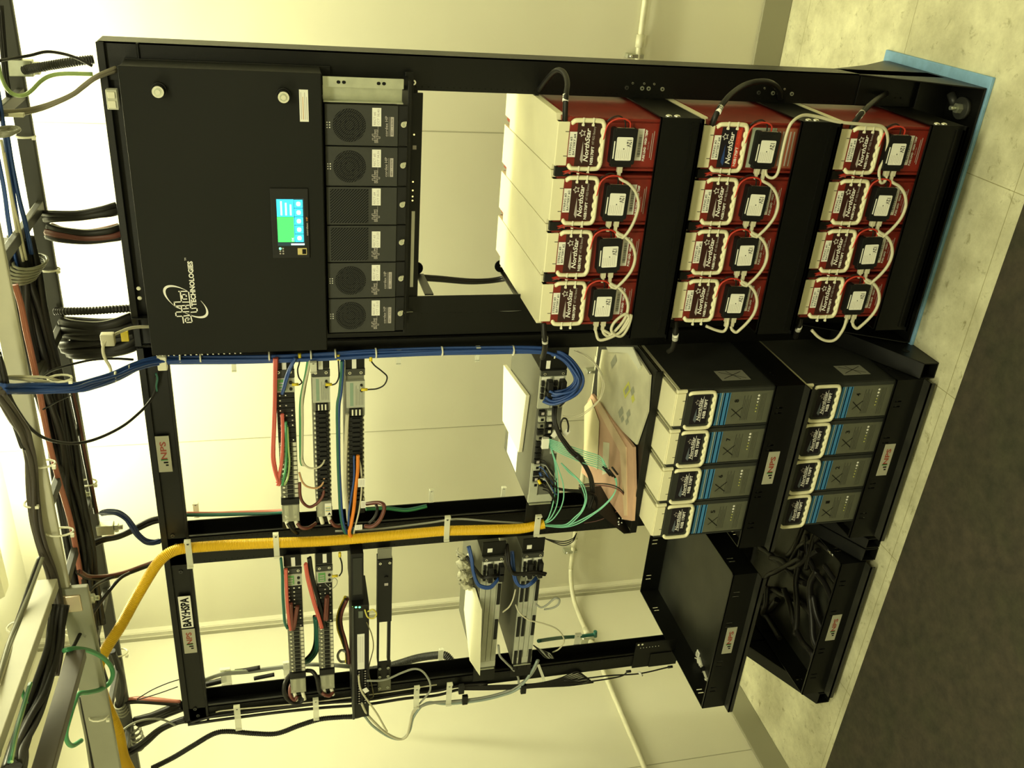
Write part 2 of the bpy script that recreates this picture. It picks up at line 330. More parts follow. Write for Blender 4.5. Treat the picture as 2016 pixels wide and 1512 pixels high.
# isolation mat under the base
mb = MB().box(-.80, .016, -.161, .33, .0005, .011, mat('blue_insulating_mat', (.20, .38, .60), .5, noise=.15, nscale=40)); tag(mb.build('insulating_mat', bevel=.002), 'bright blue insulating mat lying on the tiles under the red battery rack', 'mat')
# the two narrower bays
def bay(name, xr_, xl_, label, base_lab, r_in, l_in):
    cx = (xr_+xl_)/2; t = empty('equipment_rack', (cx, 0, 0), label, 'rack'); L = (-cx, 0, 0)
    for s, (x0, x1) in enumerate(((r_in, xr_), (xl_, l_in))):
        mb = MB(); mb.box(x0, x1, 0, .004, .02, H-.01, BLK)
        xo, xi = (x1-.004, x1) if s == 0 else (x0, x0+.004)
        mb.box(xo, xi, .004, .085, .02, H-.01, BLK); mb.box(x0, x1, .083, .087, .02, H-.01, BLK)
        if s == 1: mb.box(x1-.003, x1, .0, .012, .02, H-.01, BLK)
        holes(mb, x0+.009 if s == 0 else x1-.009, 0, .62, 2.15, .016)
        mb.build('upright', t, bevel=.0015, loc=L)
    mb = MB(); mb.box(xl_, xr_, -.010, -.006, 2.236, H, BLK); mb.box(xl_, xr_, -.006, .085, H-.004, H, BLK); mb.box(xl_, xr_, .0, .004, 2.178, 2.25, BLK); mb.box(xl_, xr_, -.010, .004, 2.176, 2.184, BLK); mb.build('top_beam', t, bevel=.0015, loc=L)
    return t, L
r2, L2 = bay('r2', -.776, -1.4565, 'middle black rack bay with three fuse panels and grey batteries in trays', '', -.822, -1.407)
r3, L3 = bay('r3', -1.4575, -2.163, 'leftmost black rack bay with the BAY HSPA sticker on its top beam', '', -1.507, -2.108)
def foot(t, L, x0, x1):                                            # open ended box shaped foot pointing into the aisle
    mb = MB(); y0, y1 = -.285, .30
    mb.box(x0, x1, y0, y1, .0, .004, BLK); mb.prism([(y0, .004), (y0, .052), (-.02, .20), (.10, .20), (y1, .03), (y1, .004)], x0, x0+.003, BLK, 'x'); mb.prism([(y0, .004), (y0, .052), (-.02, .20), (.10, .20), (y1, .03), (y1, .004)], x1-.003, x1, BLK, 'x')
    mb.hexa([Vector((x0, y0, .049)), Vector((x1, y0, .049)), Vector((x1, y0, .052)), Vector((x0, y0, .052)), Vector((x0, -.02, .197)), Vector((x1, -.02, .197)), Vector((x1, -.02, .20)), Vector((x0, -.02, .20))], BLK)
    mb.cyl((x1+.0002, -.20, .055), (x1+.0012, -.20, .055), .011, INK, 12)
    return mb.build('foot', t, bevel=.0015, loc=L)
foot(r2, L2, -.825, -.774); foot(r2, L2, -1.4545, -1.416); foot(r3, L3, -1.507, -1.4585); foot(r3, L3, -2.163, -2.112)
mb = MB(); mb.box(-2.168, -2.045, -.005, -.0005, .50, .665, BLK); mb.box(-2.168, -2.104, -.009, -.005, .49, .60, BLK)
for z in (.655, .640): mb.cyl((-2.053, -.005, z), (-2.053, -.0056, z), .004, TIE, 10)
for i in range(7): mb.cyl((-2.07, -.005, .645-i*.012), (-2.07, -.0056, .645-i*.012), .0016, TIE, 6)
mb.build('splice_plate', r3, loc=L3)
for t, L, x0, x1 in ((r2, L2, -1.455, -.776), (r3, L3, -2.162, -1.459)): MB().box(x0, x1, .0, .06, .006, .028, BLK).build('base_beam', t, bevel=.0015, loc=L)
npslabel(r2, -1.105, -.010, 2.217).location = L2
npslabel(r3, at(372, 1262, -.01).x, -.010, 2.208, w=.100, h=.038).location = L3; XBAY = at(363, 1205, -.01).x
mb = MB(); mb.box(XBAY-.063, XBAY+.063, -.0115, -.010, 2.191, 2.227, WHT); mb.text('BAY:HSPA', (XBAY, -.0122, 2.209), .116, .026, INK, bold=.04); mb.build('bay_sticker', r3, loc=L3)
for px, py in ((340, 1054), (347, 1072), (356, 1125), (384, 1395), (390, 1408)): p = at(px, py, 0); bolts(r3, L3, [(p.x, -.0005, p.z, .006, DRK)])
# ------------------------------------------------------------------ battery shelves and trays
def shelf(x0, x1, yf, yb, zf, z0, z1, label, group=None, nps=None, slots=True, rear=True, cls='battery_tray'):
    t = empty(cls, ((x0+x1)/2, 0, z0), label, 'battery tray', group); L = (-(x0+x1)/2, 0, -z0)
    MB().box(x0, x1, yf, yb, zf-.004, zf, mat('worn_black_tray_floor', (.012, .0125, .009), .42, noise=.8, nscale=9)).build('floor_plate', t, bevel=.001, loc=L)
    def slotted(mb, a0, a1, slots, place):                          # a plate with real slots cut through
        zs0, zs1 = (z1-.036, z1-.014); place(mb, a0, a1, z0, zs0); place(mb, a0, a1, zs1, z1); c = a0
        for s0, s1 in sorted(slots): place(mb, c, s0, zs0, zs1); c = s1
        place(mb, c, a1, zs0, zs1)
    W_, D_ = x1-x0, yb-yf
    mb = MB(); fs = [(x0+W_*f, x0+W_*f+.005) for f in (.13, .16, .33, .36, .62, .65, .84, .87)] if nps is not None else []
    if fs: slotted(mb, x0, x1, fs, lambda m_, a, b, c, d: m_.box(a, b, yf-.003, yf, c, d, BLK))
    else: mb.box(x0, x1, yf-.003, yf, z0, z1, BLK)
    dd = .034 if nps is not None else .016; fm = mat('top_lit_black_flange', (.022, .022, .017), .5, noise=.5, nscale=14) if nps is not None else BLK; mb.box(x0, x1, yf-dd, yf-.003, z0-.002, z0+.003, fm); mb.box(x0, x1, yf-dd, yf-dd+.003, z0-(.014 if nps is not None else .002), z0+.003, fm); mb.box(x0, x1, yf-.003, yf+.006, z1-.002, z1, BLK)  # tray flange lighter than the lip: light on top put into the colour
    if nps is None: mb.box(x0+.01, x1-.01, yf-.0055, yf-.003, z0+.020, z0+.024, BLK); mb.box(x0+.01, x1-.01, yf-.012, yf-.003, z0-.002, z0+.003, BLK)
    mb.build('front_lip', t, loc=L)
    for xx, sgn in ((x0, 1), (x1-.003, -1)):
        mb = MB(); yy = [yf+D_*f for f in (.10, .125, .50, .525, .80, .825)]
        if slots: slotted(mb, yf, yb, [(q, q+.006) for q in yy], lambda m_, a, b, c, d: m_.box(xx, xx+.003, a, b, c, d, BLK))
        else:
            mb.box(xx, xx+.003, yf, yb, z0, z1, BLK); fx = xx if sgn > 0 else xx+.003
            for q in (.024, .046): MB().sphere((fx, yf+.014, z1-q), .0085, STL, (.55, 1, 1), 10).build('carriage_bolt', t, loc=L)
        mb.build('side_plate', t, loc=L)
    if rear:
        mb = MB(); slotted(mb, x0, x1, [(x0+W_*f, x0+W_*f+.006) for f in (.10, .13, .40, .43, .85, .88)], lambda m_, a, b, c, d: m_.box(a, b, yb-.003, yb, c, d, BLK)); mb.build('rear_plate', t, loc=L)
    if nps is not None:
        o = npslabel(t, nps, yf-.003, (z0+z1)/2+.002, w=.115, h=.036); o.location = L
    return t
Z1S = (.9045, .5298, .1482); LIP = ((.868, .972), (.490, .594), (.118, .217))
names = ('top', 'middle', 'bottom')
for k in range(3): shelf(-.682, -.100+.003, -.238, .335, Z1S[k], LIP[k][0], LIP[k][1], 'black steel shelf carrying the %s row of red batteries' % names[k], 'red battery shelves', slots=False, cls='battery_shelf')
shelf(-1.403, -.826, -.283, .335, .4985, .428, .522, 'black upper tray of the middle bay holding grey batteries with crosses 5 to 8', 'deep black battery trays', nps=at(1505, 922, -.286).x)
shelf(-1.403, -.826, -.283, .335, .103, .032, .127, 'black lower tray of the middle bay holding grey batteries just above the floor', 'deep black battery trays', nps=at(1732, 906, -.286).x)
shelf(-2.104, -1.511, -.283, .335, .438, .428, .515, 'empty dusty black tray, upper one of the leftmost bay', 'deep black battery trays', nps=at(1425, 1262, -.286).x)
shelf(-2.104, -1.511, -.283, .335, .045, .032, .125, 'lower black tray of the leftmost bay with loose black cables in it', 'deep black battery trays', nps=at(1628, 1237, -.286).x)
# ------------------------------------------------------------------ red batteries
BH, BW, BL = .32, .1265, .552
def rr(x0, x1, z0, z1, r, n=4):                                    # rounded rectangle outline
    o = []
    for cx, cz, a0 in ((x1-r, z1-r, 0), (x0+r, z1-r, 90), (x0+r, z0+r, 180), (x1-r, z0+r, 270)):
        for i in range(n+1): a = math.radians(a0+90*i/n); o.append((cx+r*math.cos(a), cz+r*math.sin(a)))
    return o
def star(mb, cx, cz, r, y, m, wl=.0013):
    P = [(cx+(r if i % 2 == 0 else r*.45)*math.sin(math.pi*i/5), cz+(r if i % 2 == 0 else r*.45)*math.cos(math.pi*i/5)) for i in range(10)]
    for i in range(10):
        a = Vector((P[i][0], y, P[i][1])); b = Vector((P[(i+1) % 10][0], y, P[(i+1) % 10][1])); n = (b-a).cross(Vector((0, 1, 0))).normalized()*wl/2
        mb.quad(a-n, b-n, b+n, a+n, m)
def fix(o, v=(0, 0, 0)): o.location = v; return o
def body_red():
    mb = MB(); w = BW/2
    mb.box(-w, w, .004, BL, 0, BH-.012, RED); mb.box(-w+.010, w-.010, 0, .004, .008, .205, RED)
    mb.box(-w, w, -.001, .004, .215, .226, RED); mb.box(-w, -w+.006, -.001, .004, .01, .22, RED); mb.box(w-.006, w, -.001, .004, .01, .22, RED)
    mb.box(-w+.006, w-.006, -.004, .004, .208, .272, RED)
    mb.box(w, w+.0012, .004, BL, .285, .29, RED)
    return mb
def cover():
    w = .052; mb = MB()
    mb.prism([(-w, 0), (w, 0), (w, .018), (.0675, .024), (.0675, .53), (-w+.008, .53), (-w+.008, .47), (-.0675, .47), (-.0675, .024), (-w, .018)], BH-.018, BH, CRM, 'z')
    mb.box(-w, w, -.0012, .020, BH-.030, BH-.001, CRM)
    for x in (-.029, .029): mb.box(x-.0010, x+.0010, -.0018, .002, BH-.030, BH-.020, INK)
    return mb
def handle():
    r = .0056; z0, z1 = BH-.114, BH-.034; x = .0575; P = []
    P += [Vector((x-.012, .002, z1)), Vector((x-.003, -.006, z1-.004)), Vector((x, -.008, z1-.014)), Vector((x, -.008, z0+.014)), Vector((x-.004, -.008, z0+.004)), Vector((x-.014, -.008, z0))]
    for i in range(13): f = i/12; P.append(Vector((x-.014-f*(2*x-.028), -.008, z0)))
    P += [Vector((-x+.014, -.008, z0)), Vector((-x+.004, -.008, z0+.004)), Vector((-x, -.008, z0+.014)), Vector((-x, -.008, z1-.014)), Vector((-x+.003, -.006, z1-.004)), Vector((-x+.012, .002, z1))]
    mb = MB(); mb.tube(spline(P, 3), r, CRM, 8)
    for i in range(4): xx = -.033+i*.022; mb.sphere((xx, -.008, z0+.0040), .0062, CRM, (1.5, .8, .75), 10)
    return mb
def onetie():
    mb = MB(); mb.box(-.008, .008, -.0155, -.0145, -.0018, .0018, TIE); mb.box(-.0115, -.0062, -.0165, -.0115, -.0026, .0026, TIE); return mb
LW = mat('white_print', (.80, .78, .74), .5); LGR = mat('grey_print', (.42, .38, .36), .5)
def brand_label():
    mb = MB(); y = -.0048; mb.box(-.0515, .0515, -.0046, -.004, BH-.110, BH-.048, MAR)
    Y_ = y-.0003; star(mb, .027, BH-.062, .0085, Y_, LW)
    mb.prism([(-.045, BH-.0675), (-.036, BH-.062), (.008, BH-.0655), (-.036, BH-.0695)], Y_-.0002, Y_, LGR)
    mb.text('NorthStar', (-.001, Y_, BH-.076), .080, .0125, LW, bold=.02, shear=.25)
    mb.text('NSB170FT', (-.026, Y_, BH-.0915), .044, .0075, LW, bold=.03); mb.text('HT RED Battery', (.022, Y_, BH-.0915), .042, .0075, LGR)
    return mb
def brand_label_b():
    mb = MB(); y = -.0048; mb.box(-.050, .050, -.0046, -.004, BH-.090, BH-.048, NVY); mb.box(-.050, .050, -.0048, -.0042, BH-.103, BH-.090, REDB)
    Y_ = y-.0004; star(mb, .027, BH-.060, .0085, Y_, LW)
    mb.prism([(-.045, BH-.0655), (-.036, BH-.058), (.008, BH-.0635), (-.036, BH-.0675)], Y_-.0002, Y_, mat('deep_blue_print', (.02, .05, .18), .4))
    mb.text('NorthStar', (-.001, Y_, BH-.077), .080, .0135, LW, bold=.02, shear=.25); mb.text('NSB170FT', (-.022, Y_, BH-.0965), .048, .0075, LW, bold=.02); mb.text('Red Battery', (.027, Y_, BH-.0965), .036, .006, mat('orange_red_print', (.75, .12, .05), .5))
    mb.box(-.050, .050, -.0006, .0002, .12, .188, mat('pale_grey_label', (.36, .40, .33), .5)); mb.box(-.05, .05, -.0006, .0002, .062, .119, mat('rust_label', (.30, .09, .05), .5))
    for i in range(5): mb.box(-.045, .042, -.0010, -.0006, .068+i*.010, .0715+i*.010, LGR)
    return mb
def info_label():
    mb = MB(); y = -.0006; mb.box(-.037, .040, y, .0002, BH-.221, BH-.204, LW)
    rnd = random.Random(3); x = -.028
    while x < .026: ww = rnd.choice((.0006, .0010, .0016)); mb.box(x, x+ww, y-.0003, y, BH-.2165, BH-.2085, INK); x += ww+rnd.choice((.0012, .0020))
    mb.text('PURE LEAD · HIGH TEMP', (.0, y-.0003, BH-.2265), .076, .0062, LW, bold=.03); mb.text('North Star', (.0, y-.0003, BH-.235), .020, .0028, LGR)
    mb.box(-.03, .03, y-.0003, y, BH-.243, BH-.2418, LGR); mb.box(-.035, .035, y-.0003, y, BH-.2475, BH-.2463, LGR)
    return mb
def lip_tabs():
    mb = MB(); mb.box(-.052, -.0335, -.0052, -.004, BH-.0485, BH-.030, RED); mb.box(.0335, .052, -.0052, -.004, BH-.0485, BH-.030, RED); mb.box(-.052, .052, -.0046, -.002, BH-.0485, BH-.0295, RED); return mb
def string_label(s, b):
    mb = MB(); mb.box(-.030, .030, -.0060, -.0052, BH-.0485, BH-.0305, WHT); mb.text('STRING #%d' % s, (-.004, -.0063, BH-.0353), .044, .0062, INK, bold=.01); mb.text('BATTERY #%d' % b, (-.0, -.0063, BH-.0437), .050, .0062, INK, bold=.01); return mb
proto = None; XB, PX, YBAT = -.1003, .1373, -.2226
P0 = {}
def partmesh(key, fn, bev=0):
    if key not in P0:
        o = fn().build(key, None, bevel=bev); P0[key] = o; o['_proto'] = 1
    return P0[key]
def addpart(key, fn, parent, bev=0, name=None):
    if key not in P0:
        o = fn().build(name or key, parent, bevel=bev); P0[key] = o; return o
    src = P0[key]; o = src.copy(); o.name = name or key; COL.objects.link(o); o.parent = parent; return o
BATX = {}
pos = ('rightmost', 'second from the right', 'third from the right', 'leftmost')
for r_ in range(3):
    for k in range(4):
        x = XB-(k+.5)*PX; z = (.9045, .5298, .1482)[r_]+.0002; sn, bn = 3-r_, 4-k
        t = empty('battery', (x, YBAT, z), 'dark red battery labelled string %d battery %d, %s on the %s shelf' % (sn, bn, pos[k], names[r_]), 'battery', 'red batteries with cream covers')
        BATX[r_, k] = (x, z)
        addpart('case', body_red, t, .003); addpart('cover', cover, t, .002); addpart('handle', handle, t)
        for sx in (-1, 1):
            for zz in (BH-.058, BH-.083): addpart('handle_tie', onetie, t).location = (sx*.0575, 0, zz)
        addpart('terminal_face', lip_tabs, t)
        if (r_, k) == (1, 0): brand_label_b().build('front_label', t)
        else: addpart('front_label', brand_label, t); addpart('info_label', info_label, t)
        string_label(sn, bn).build('string_label', t)
        # monitor module hung on the battery's face
        ang = (0, .02, -.03, .01)[k]+(.02 if r_ == 1 else 0)
        def module():
            mb = MB(); mb.prism(rr(-.040, .046, -.031, .031, .004), -.022, 0, BLK2); mb.box(.040, .0465, -.0225, -.004, -.026, .024, BLK2); mb.box(-.047, -.038, -.019, -.003, -.026, .026, BLK2); mb.box(.0462, .0475, -.020, -.006, -.022, .022, STL); return mb  # bright end strip: the light on that face put into the colour
        def mlabel():
            mb = MB(); mb.prism(rr(-.030, .026, -.021, .020, .003), -.0226, -.022, WHT); mb.box(-.026, .016, -.0226, -.022, .0235, .0265, WHT)
            mb.text('12V', (.011, -.0229, -.012), .017, .0125, INK, right=(-1, 0, 0), up=(0, 0, -1), bold=.01)
            for i in range(7): mb.box(-.027+(i % 2)*.002, (.020 if i > 4 else -.004), -.0229, -.0226, .016-i*.005, .0166-i*.005, LGR)
            mb.sphere((-.002, -.0226, .0), .0016, INK, (1, .2, 1), 6); return mb
        m = empty('battery_monitor', (x-.002, YBAT-.0012, z+BH-.164-(.006 if r_ == 1 else 0)), 'small black 12V monitor module on the front of string %d battery %d' % (sn, bn), 'monitor module', 'battery monitor modules'); m.rotation_euler = (0, ang, 0)
        addpart('housing', module, m, .001); addpart('rating_label', mlabel, m)
        def plug():
            mb = MB(); mb.box(-.062, -.046, -.017, -.005, -.006, .006, WHC); mb.box(-.075, -.062, -.015, -.007, -.004, .004, WHC); return mb
        for dz in ((.0,) if (r_, k) == (0, 0) else (-.011, .009)):
            o = addpart('cable_plug', plug, m, .001); o.location = (0, 0, dz)
# ------------------------------------------------------------------ monitor leads: grey white patch leads from module to module
def mod(r_, k, dz): x, z = BATX[r_, k]; return Vector((x-.002-.074, YBAT-.013, z+BH-.164+dz))
for r_ in range(3):
    for k in range(3):
        a = mod(r_, k, 0 if (r_, k) == (0, 0) else -.011); b = mod(r_, k+1, -.011)
        dz = b.z-a.z; P = [a, a+Vector((-.006, -.004, -.009)), a+Vector((-.014, -.008, -.026)), a+Vector((-.034, -.011, -.046)), a+Vector((-.064, -.012, -.058)), a+Vector((-.096, -.012, -.055)), a+Vector((-.122, -.011, -.042+dz*.5)), b+Vector((-.006, -.009, -.026)), b+Vector((-.016, -.007, -.016)), b+Vector((-.010, -.003, -.005)), b]
        cable('patch_lead', P, 6.2, WHC, 'off white patch lead linking the monitors of string %d batteries %d and %d' % (3-r_, 4-k, 3-k), 'cable', 'monitor patch leads', world=True)
cable('patch_lead', [mod(0, 3, .009), mod(0, 3, 0)+Vector((-.025, -.01, -.004)), at(1218, 656, -.25), at(1238, 632, -.25), at(1232, 618, -.25), at(1210, 634, -.25), at(1204, 652, -.25), at(1222, 662, -.25), at(1236, 645, -.25), at(1242, 620, -.25), mod(0, 3, -.05)+Vector((-.01, -.01, 0)), mod(0, 3, -.011)], 6, WHC, 'off white patch lead coiled beside string 3 battery 1', 'cable', 'monitor patch leads', world=True)
cable('patch_lead', [(1506, 330, -.237), (1510, 346, -.24), (1522, 350, -.245), (1532, 338, -.25), (1540, 300, -.255), (1550, 260, -.262), (1560, 240, -.262), (1581, 227, -.25), (1610, 230, -.245), (1650, 240, -.25), (1700, 245, -.25), (1738, 250, -.245), (1748, 275, -.24), (1742, 310, -.237), (1731, 335, -.237), (1733, 358, -.238), (1741, 358, -.238), (1747, 344, -.237)], 6.2, WHC, 'long off white patch lead running from the middle shelf down to string 1 battery 4', 'cable', 'monitor patch leads')
cable('patch_lead', [(1434, 622, -.237), (1432, 640, -.24), (1425, 652, -.24), (1410, 650, -.235), (1390, 642, -.23)], 6, WHC, 'off white patch lead dropping from the monitor of string 2 battery 1', 'cable', 'monitor patch leads')
cable('patch_lead', [(1668, 625, -.237), (1660, 648, -.24), (1645, 668, -.24), (1628, 671, -.235), (1612, 664, -.23), (1598, 650, -.225)], 6, WHC, 'off white patch lead looping under string 1 battery 1', 'cable', 'monitor patch leads')
# red and black sense leads of every module
for r_ in range(3):
    for k in range(4):
        x, z = BATX[r_, k]; c = Vector((x-.002, YBAT-.008, z+BH-.164)); lab = 'thin %s sense lead curling over the monitor of string %d battery %d' 
        P = [c+Vector((.046, -.004, -.014)), c+Vector((.060, -.008, -.010)), c+Vector((.068, -.010, .006)), c+Vector((.066, -.008, .026)), c+Vector((.052, -.006, .044)), c+Vector((.020, -.004, .050)), c+Vector((-.01, 0, .052))]
        cable('sense_lead', P, 3.4, REDB, lab % ('red', 3-r_, 4-k), 'cable', 'red sense leads', world=True, k=4, n=6)
        P = [c+Vector((.046, -.004, -.002)), c+Vector((.064, -.008, .004)), c+Vector((.074, -.008, .020)), c+Vector((.068, -.006, .038)), c+Vector((.058, 0, .046))]
        cable('sense_lead', P, 3, RUB, lab % ('black', 3-r_, 4-k), 'cable', 'black sense leads', world=True, k=4, n=6)
        if k < 3:
            q = Vector((x-.0687, YBAT+.004, z+BH-.03))
            mb = MB(); mb.prism([(-.010, -.018), (.012, -.018), (.012, .026), (-.010, .026)], -.004, .008, BLK2); mb.prism([(-.003, -.012), (.008, -.011), (.002, .008)], -.010, -.004, REDB)
            tag(mb.build('link_cover', loc=q), 'black and red link cover between string %d batteries %d and %d' % (3-r_, 4-k, 3-k), 'terminal cover', 'battery link covers')
            q2 = Vector((x-.0687, YBAT-.010, z+BH-.055))
            cable('link_lead', [q2+Vector((-.004, .008, .03)), q2+Vector((.006, -.004, .010)), q2+Vector((.002, -.008, -.02)), q2+Vector((-.002, -.006, -.075))], 3, RED, 'thin red lead beside the handle of string %d battery %d' % (3-r_, 4-k), 'cable', 'red handle side leads', world=True, n=6)
# heavy black end cables with white tags
def heavy(pts, tagpx, label, r=13):
    o = cable('power_cable', pts, r, RUB, label, 'cable', 'heavy tagged battery cables', k=8, n=12)
    a, b = [at(*p) for p in tagpx]; d = (b-a).normalized(); rr_ = pxr(a, r)*1.12
    mb = MB(); mb.cyl(a, b, rr_, WHT, 14); mb.cyl(a.lerp(b, .42), a.lerp(b, .5), rr_*1.02, INK, 14); mb.cyl(a.lerp(b, .7), a.lerp(b, .74), rr_*1.02, INK, 14); mb.build('cable_tag', o)
    return o
heavy([(1112, 238, -.215), (1113, 215, -.225), (1114, 190, -.22), (1117, 165, -.19), (1112, 146, -.15), (1101, 138, -.12), (1088, 144, -.08), (1070, 165, -.03), (1052, 191, .04)], [(1113, 200, -.2245), (1114, 186, -.216)], 'heavy black cable arching up over the right end of the top battery row', 11)
heavy([(1400, 250, -.215), (1408, 230, -.225), (1420, 208, -.21), (1440, 185, -.17), (1465, 168, -.12), (1495, 160, -.10), (1520, 164, -.08), (1534, 178, -.03), (1536, 195, -.006)], [(1413, 222, -.224), (1419, 210, -.212)], 'heavy black cable arching down beside the right end of the middle battery row', 11)
heavy([(1673, 255, -.215), (1683, 240, -.22), (1700, 219, -.20), (1722, 199, -.14), (1745, 184, -.01)], [(1690, 231, -.213), (1698, 221, -.203)], 'short heavy black cable above the right end of the bottom battery row', 11)
heavy([(1070, 636, -.215), (1071, 655, -.225), (1073, 672, -.22), (1072, 690, -.19), (1068, 704, -.15)], [(1073, 664, -.222), (1073, 675, -.219)], 'heavy black cable hanging from the left end of the top battery row', 11)
heavy([(1330, 632, -.215), (1330, 650, -.22), (1329, 668, -.21), (1325, 685, -.18), (1317, 692, -.15)], [(1330, 657, -.219), (1329, 668, -.21)], 'heavy black cable hanging from the left end of the middle battery row', 11)
heavy([(1576, 628, -.215), (1574, 640, -.22), (1570, 650, -.20), (1566, 664, -.16)], [(1574, 642, -.218), (1571, 650, -.205)], 'heavy black cable hanging from the left end of the bottom battery row', 10)
# ------------------------------------------------------------------ power cabinet
cb = empty('power_cabinet', (-.396, -.12, 1.765), 'wide black power cabinet with a white logo and a lit touch screen on its door', 'cabinet'); LCB = (.396, .12, -1.765)
def pc(n, mb, b=.002, par=None): return mb.build(n, par or cb, bevel=b, loc=LCB if par is None else (0, 0, 0))
MATB = mat('matt_black_door', (.0075, .0078, .0058), .6, spec=.2, noise=.12, nscale=3, bump=.08, bscale=1200)
mb = MB(); mb.box(-.744, -.048, -.112, -.005, 1.765, 2.199, MATB); mb.box(-.744, -.048, -.004, .28, 1.745, 2.163, BLK); mb.box(-.750, -.046, -.009, -.005, 1.738, 2.20, BLK); pc('housing', mb)
door = pc('door', MB().box(-.744, -.045, -.122, -.113, 1.767, 2.199, MATB), .0015)
for x, z in ((-.092, 2.118), (-.095, 1.852)):
    k = MB(); k.cyl((x, -.122, z), (x, -.134, z), .0165, BLK2, 24); k.cyl((x, -.134, z), (x, -.150, z), .0150, BLK2, 24, .0125); o = pc('latch', k, 0, door)
    k = MB(); k.cyl((x, -.150, z), (x, -.153, z), .0125, STL, 24); k.cyl((x, -.153, z), (x, -.1545, z), .0085, SLVR, 20); k.cyl((x, -.1545, z), (x, -.156, z), .0055, STL, 16); k.build('lock_face', o)
mb = MB(); mb.box(-.154, -.082, -.1226, -.122, 1.797, 1.817, WHT)
for i in range(4): mb.box(-.149, -.088+(.0 if i % 2 else -.01), -.1229, -.1226, 1.800+i*.0042, 1.8013+i*.0042, mat('orange_ink', (.5, .25, .08), .6) if i == 2 else LGR)
pc('warning_label', mb, 0, door)
# logo: connected square letter strokes inside a slanted swoosh
def logo(mb, ox, oz, s, y, m, full=True):
    t = .0125*s/1.0
    def st_(P, w=None):
        w = (w or .0028)*s/1
        for a, b in zip(P, P[1:]):
            a = Vector((ox+a[0]*s, y, oz+a[1]*s)); b = Vector((ox+b[0]*s, y, oz+b[1]*s)); d = (b-a).normalized(); n = d.cross(Vector((0, 1, 0)))*w/2; e = d*w/2
            mb.quad(a-e-n, b+e-n, b+e+n, a-e+n, m)
    K = [[(395, 1270), (385, 1195), (600, 1192)], [(515, 1382), (500, 1266), (640, 1256)], [(395, 1270), (505, 1266)], [(622, 1215), (660, 1376), (552, 1378), (542, 1302), (608, 1300), (614, 1332), (590, 1335)], [(362, 1022), (375, 1095), (600, 1082)], [(362, 1025), (482, 1022), (464, 850)],
         [(442, 846), (598, 846), (634, 1140), (735, 1132), (742, 1198), (622, 1203), (626, 1245)], [(478, 1100), (494, 1192)], [(375, 1095), (476, 1142)], [(518, 1142), (592, 1136)], [(566, 976), (500, 978), (490, 902), (556, 898), (562, 930)], [(504, 1026), (604, 1028)], [(548, 1088), (556, 1112)]]
    for Q in K: st_([((1390-a_y)*.157e-3, (690-(1100-a_y)*.093-a_x)*.143e-3) for a_x, a_y in Q])
    if full:
        cx, cz, A, B = -.599, 2.106, .058, .0265; ux, uz = .64, .77
        def arc(a0, a1, w0, w1):
            N = 28; L = []; R = []
            for i in range(N+1):
                f = i/N; a = math.radians(a0+(a1-a0)*f); w = (w0+(w1-w0)*math.sin(math.pi*f)**1.5)*.5
                e = (A*math.cos(a), B*math.sin(a)); nn = Vector((math.cos(a)*B, math.sin(a)*A)).normalized()
                for s_, Q in ((1, L), (-1, R)): qx, qz = e[0]+nn.x*w*s_, e[1]+nn.y*w*s_; Q.append(Vector((cx+qx*ux-qz*uz, y, cz+qx*uz+qz*ux)))
            for i in range(N): mb.quad(L[i], L[i+1], R[i+1], R[i], m)
        arc(-78, 76, .0008, .0062); arc(104, 244, .0008, .0062)
mb = MB(); logo(mb, -.6565, 2.088, 1.0, -.1228, LW); mb.text('TECHNOLOGIES', (-.552, -.1228, 2.088), .118, .0125, LW, bold=.04); mb.text('TM', (-.488, -.1228, 2.098), .007, .004, LW); pc('brand_logo', mb, 0, door)
# controller display
d = pc('display_panel', MB().box(-.487, -.311, -.1262, -.122, 1.803, 1.893, BLK2), .002, door)
SG = mat('screen_green', (.05, .85, .12), .4, emit=1.1); SB = mat('screen_cyan', (.03, .55, .85), .4, emit=1.3); SW = mat('screen_white', (.6, .9, .9), .4, emit=1.3); SD = mat('screen_dark', (.01, .05, .10), .3)
LED = mat('green_led', (.15, 1, .4), .4, emit=2.5)
mb = MB(); y = -.1266; mb.box(-.4545, -.3355, y, -.1262, 1.8145, 1.8795, SD); y2 = -.1269
mb.box(-.4445, -.3935+.012, y2, y, 1.8395, 1.8785, SG); mb.box(-.4445, -.3815, y2, y, 1.8385, 1.8395, SB); mb.box(-.3805, -.3375, y2, y, 1.8385, 1.8785, SB)
for i in range(5): mb.box(-.4445+i*.0215, -.4245+i*.0215, y2, y, 1.8175, 1.8375, SB); mb.prism(rr(-.4400+i*.0215, -.4290+i*.0215, 1.8225, 1.8325, .004), y2-.0002, y2, SW)
for i in range(3): mb.box(-.377, -.350+.004*i, y2-.0002, y2, 1.8440+i*.011, 1.8480+i*.011, SW)
mb.text('OK', (-.438, y2-.0002, 1.8435), .010, .005, SW); mb.box(-.4525, -.4485, y2, y, 1.8160, 1.8480, SW); mb.build('touch_screen', d)
mb = MB(); mb.text('cordex', (-.412, -.1266, 1.8085), .033, .0042, LGR, bold=.02); mb.text('HP', (-.386, -.1266, 1.8085), .010, .0042, mat('orange_print', (.7, .25, .05), .5), bold=.02); mb.build('lettering', d)
for i in range(3):
    for j in range(2): MB().sphere((-.4615-i*.0065, -.1262, 1.8745-j*.007), .0022 if i+j else .0032, LED if i+j == 0 else LGR, (1, .5, 1), 8).build('status_light', d)
mb = MB(); mb.box(-.4770, -.4600, -.1285, -.1262, 1.8110, 1.8330, mat('brass_shield', (.65, .55, .25), .35, metal=.6)); mb.box(-.4750, -.4625, -.1290, -.1284, 1.8125, 1.8220, INK); mb.build('network_port', d)
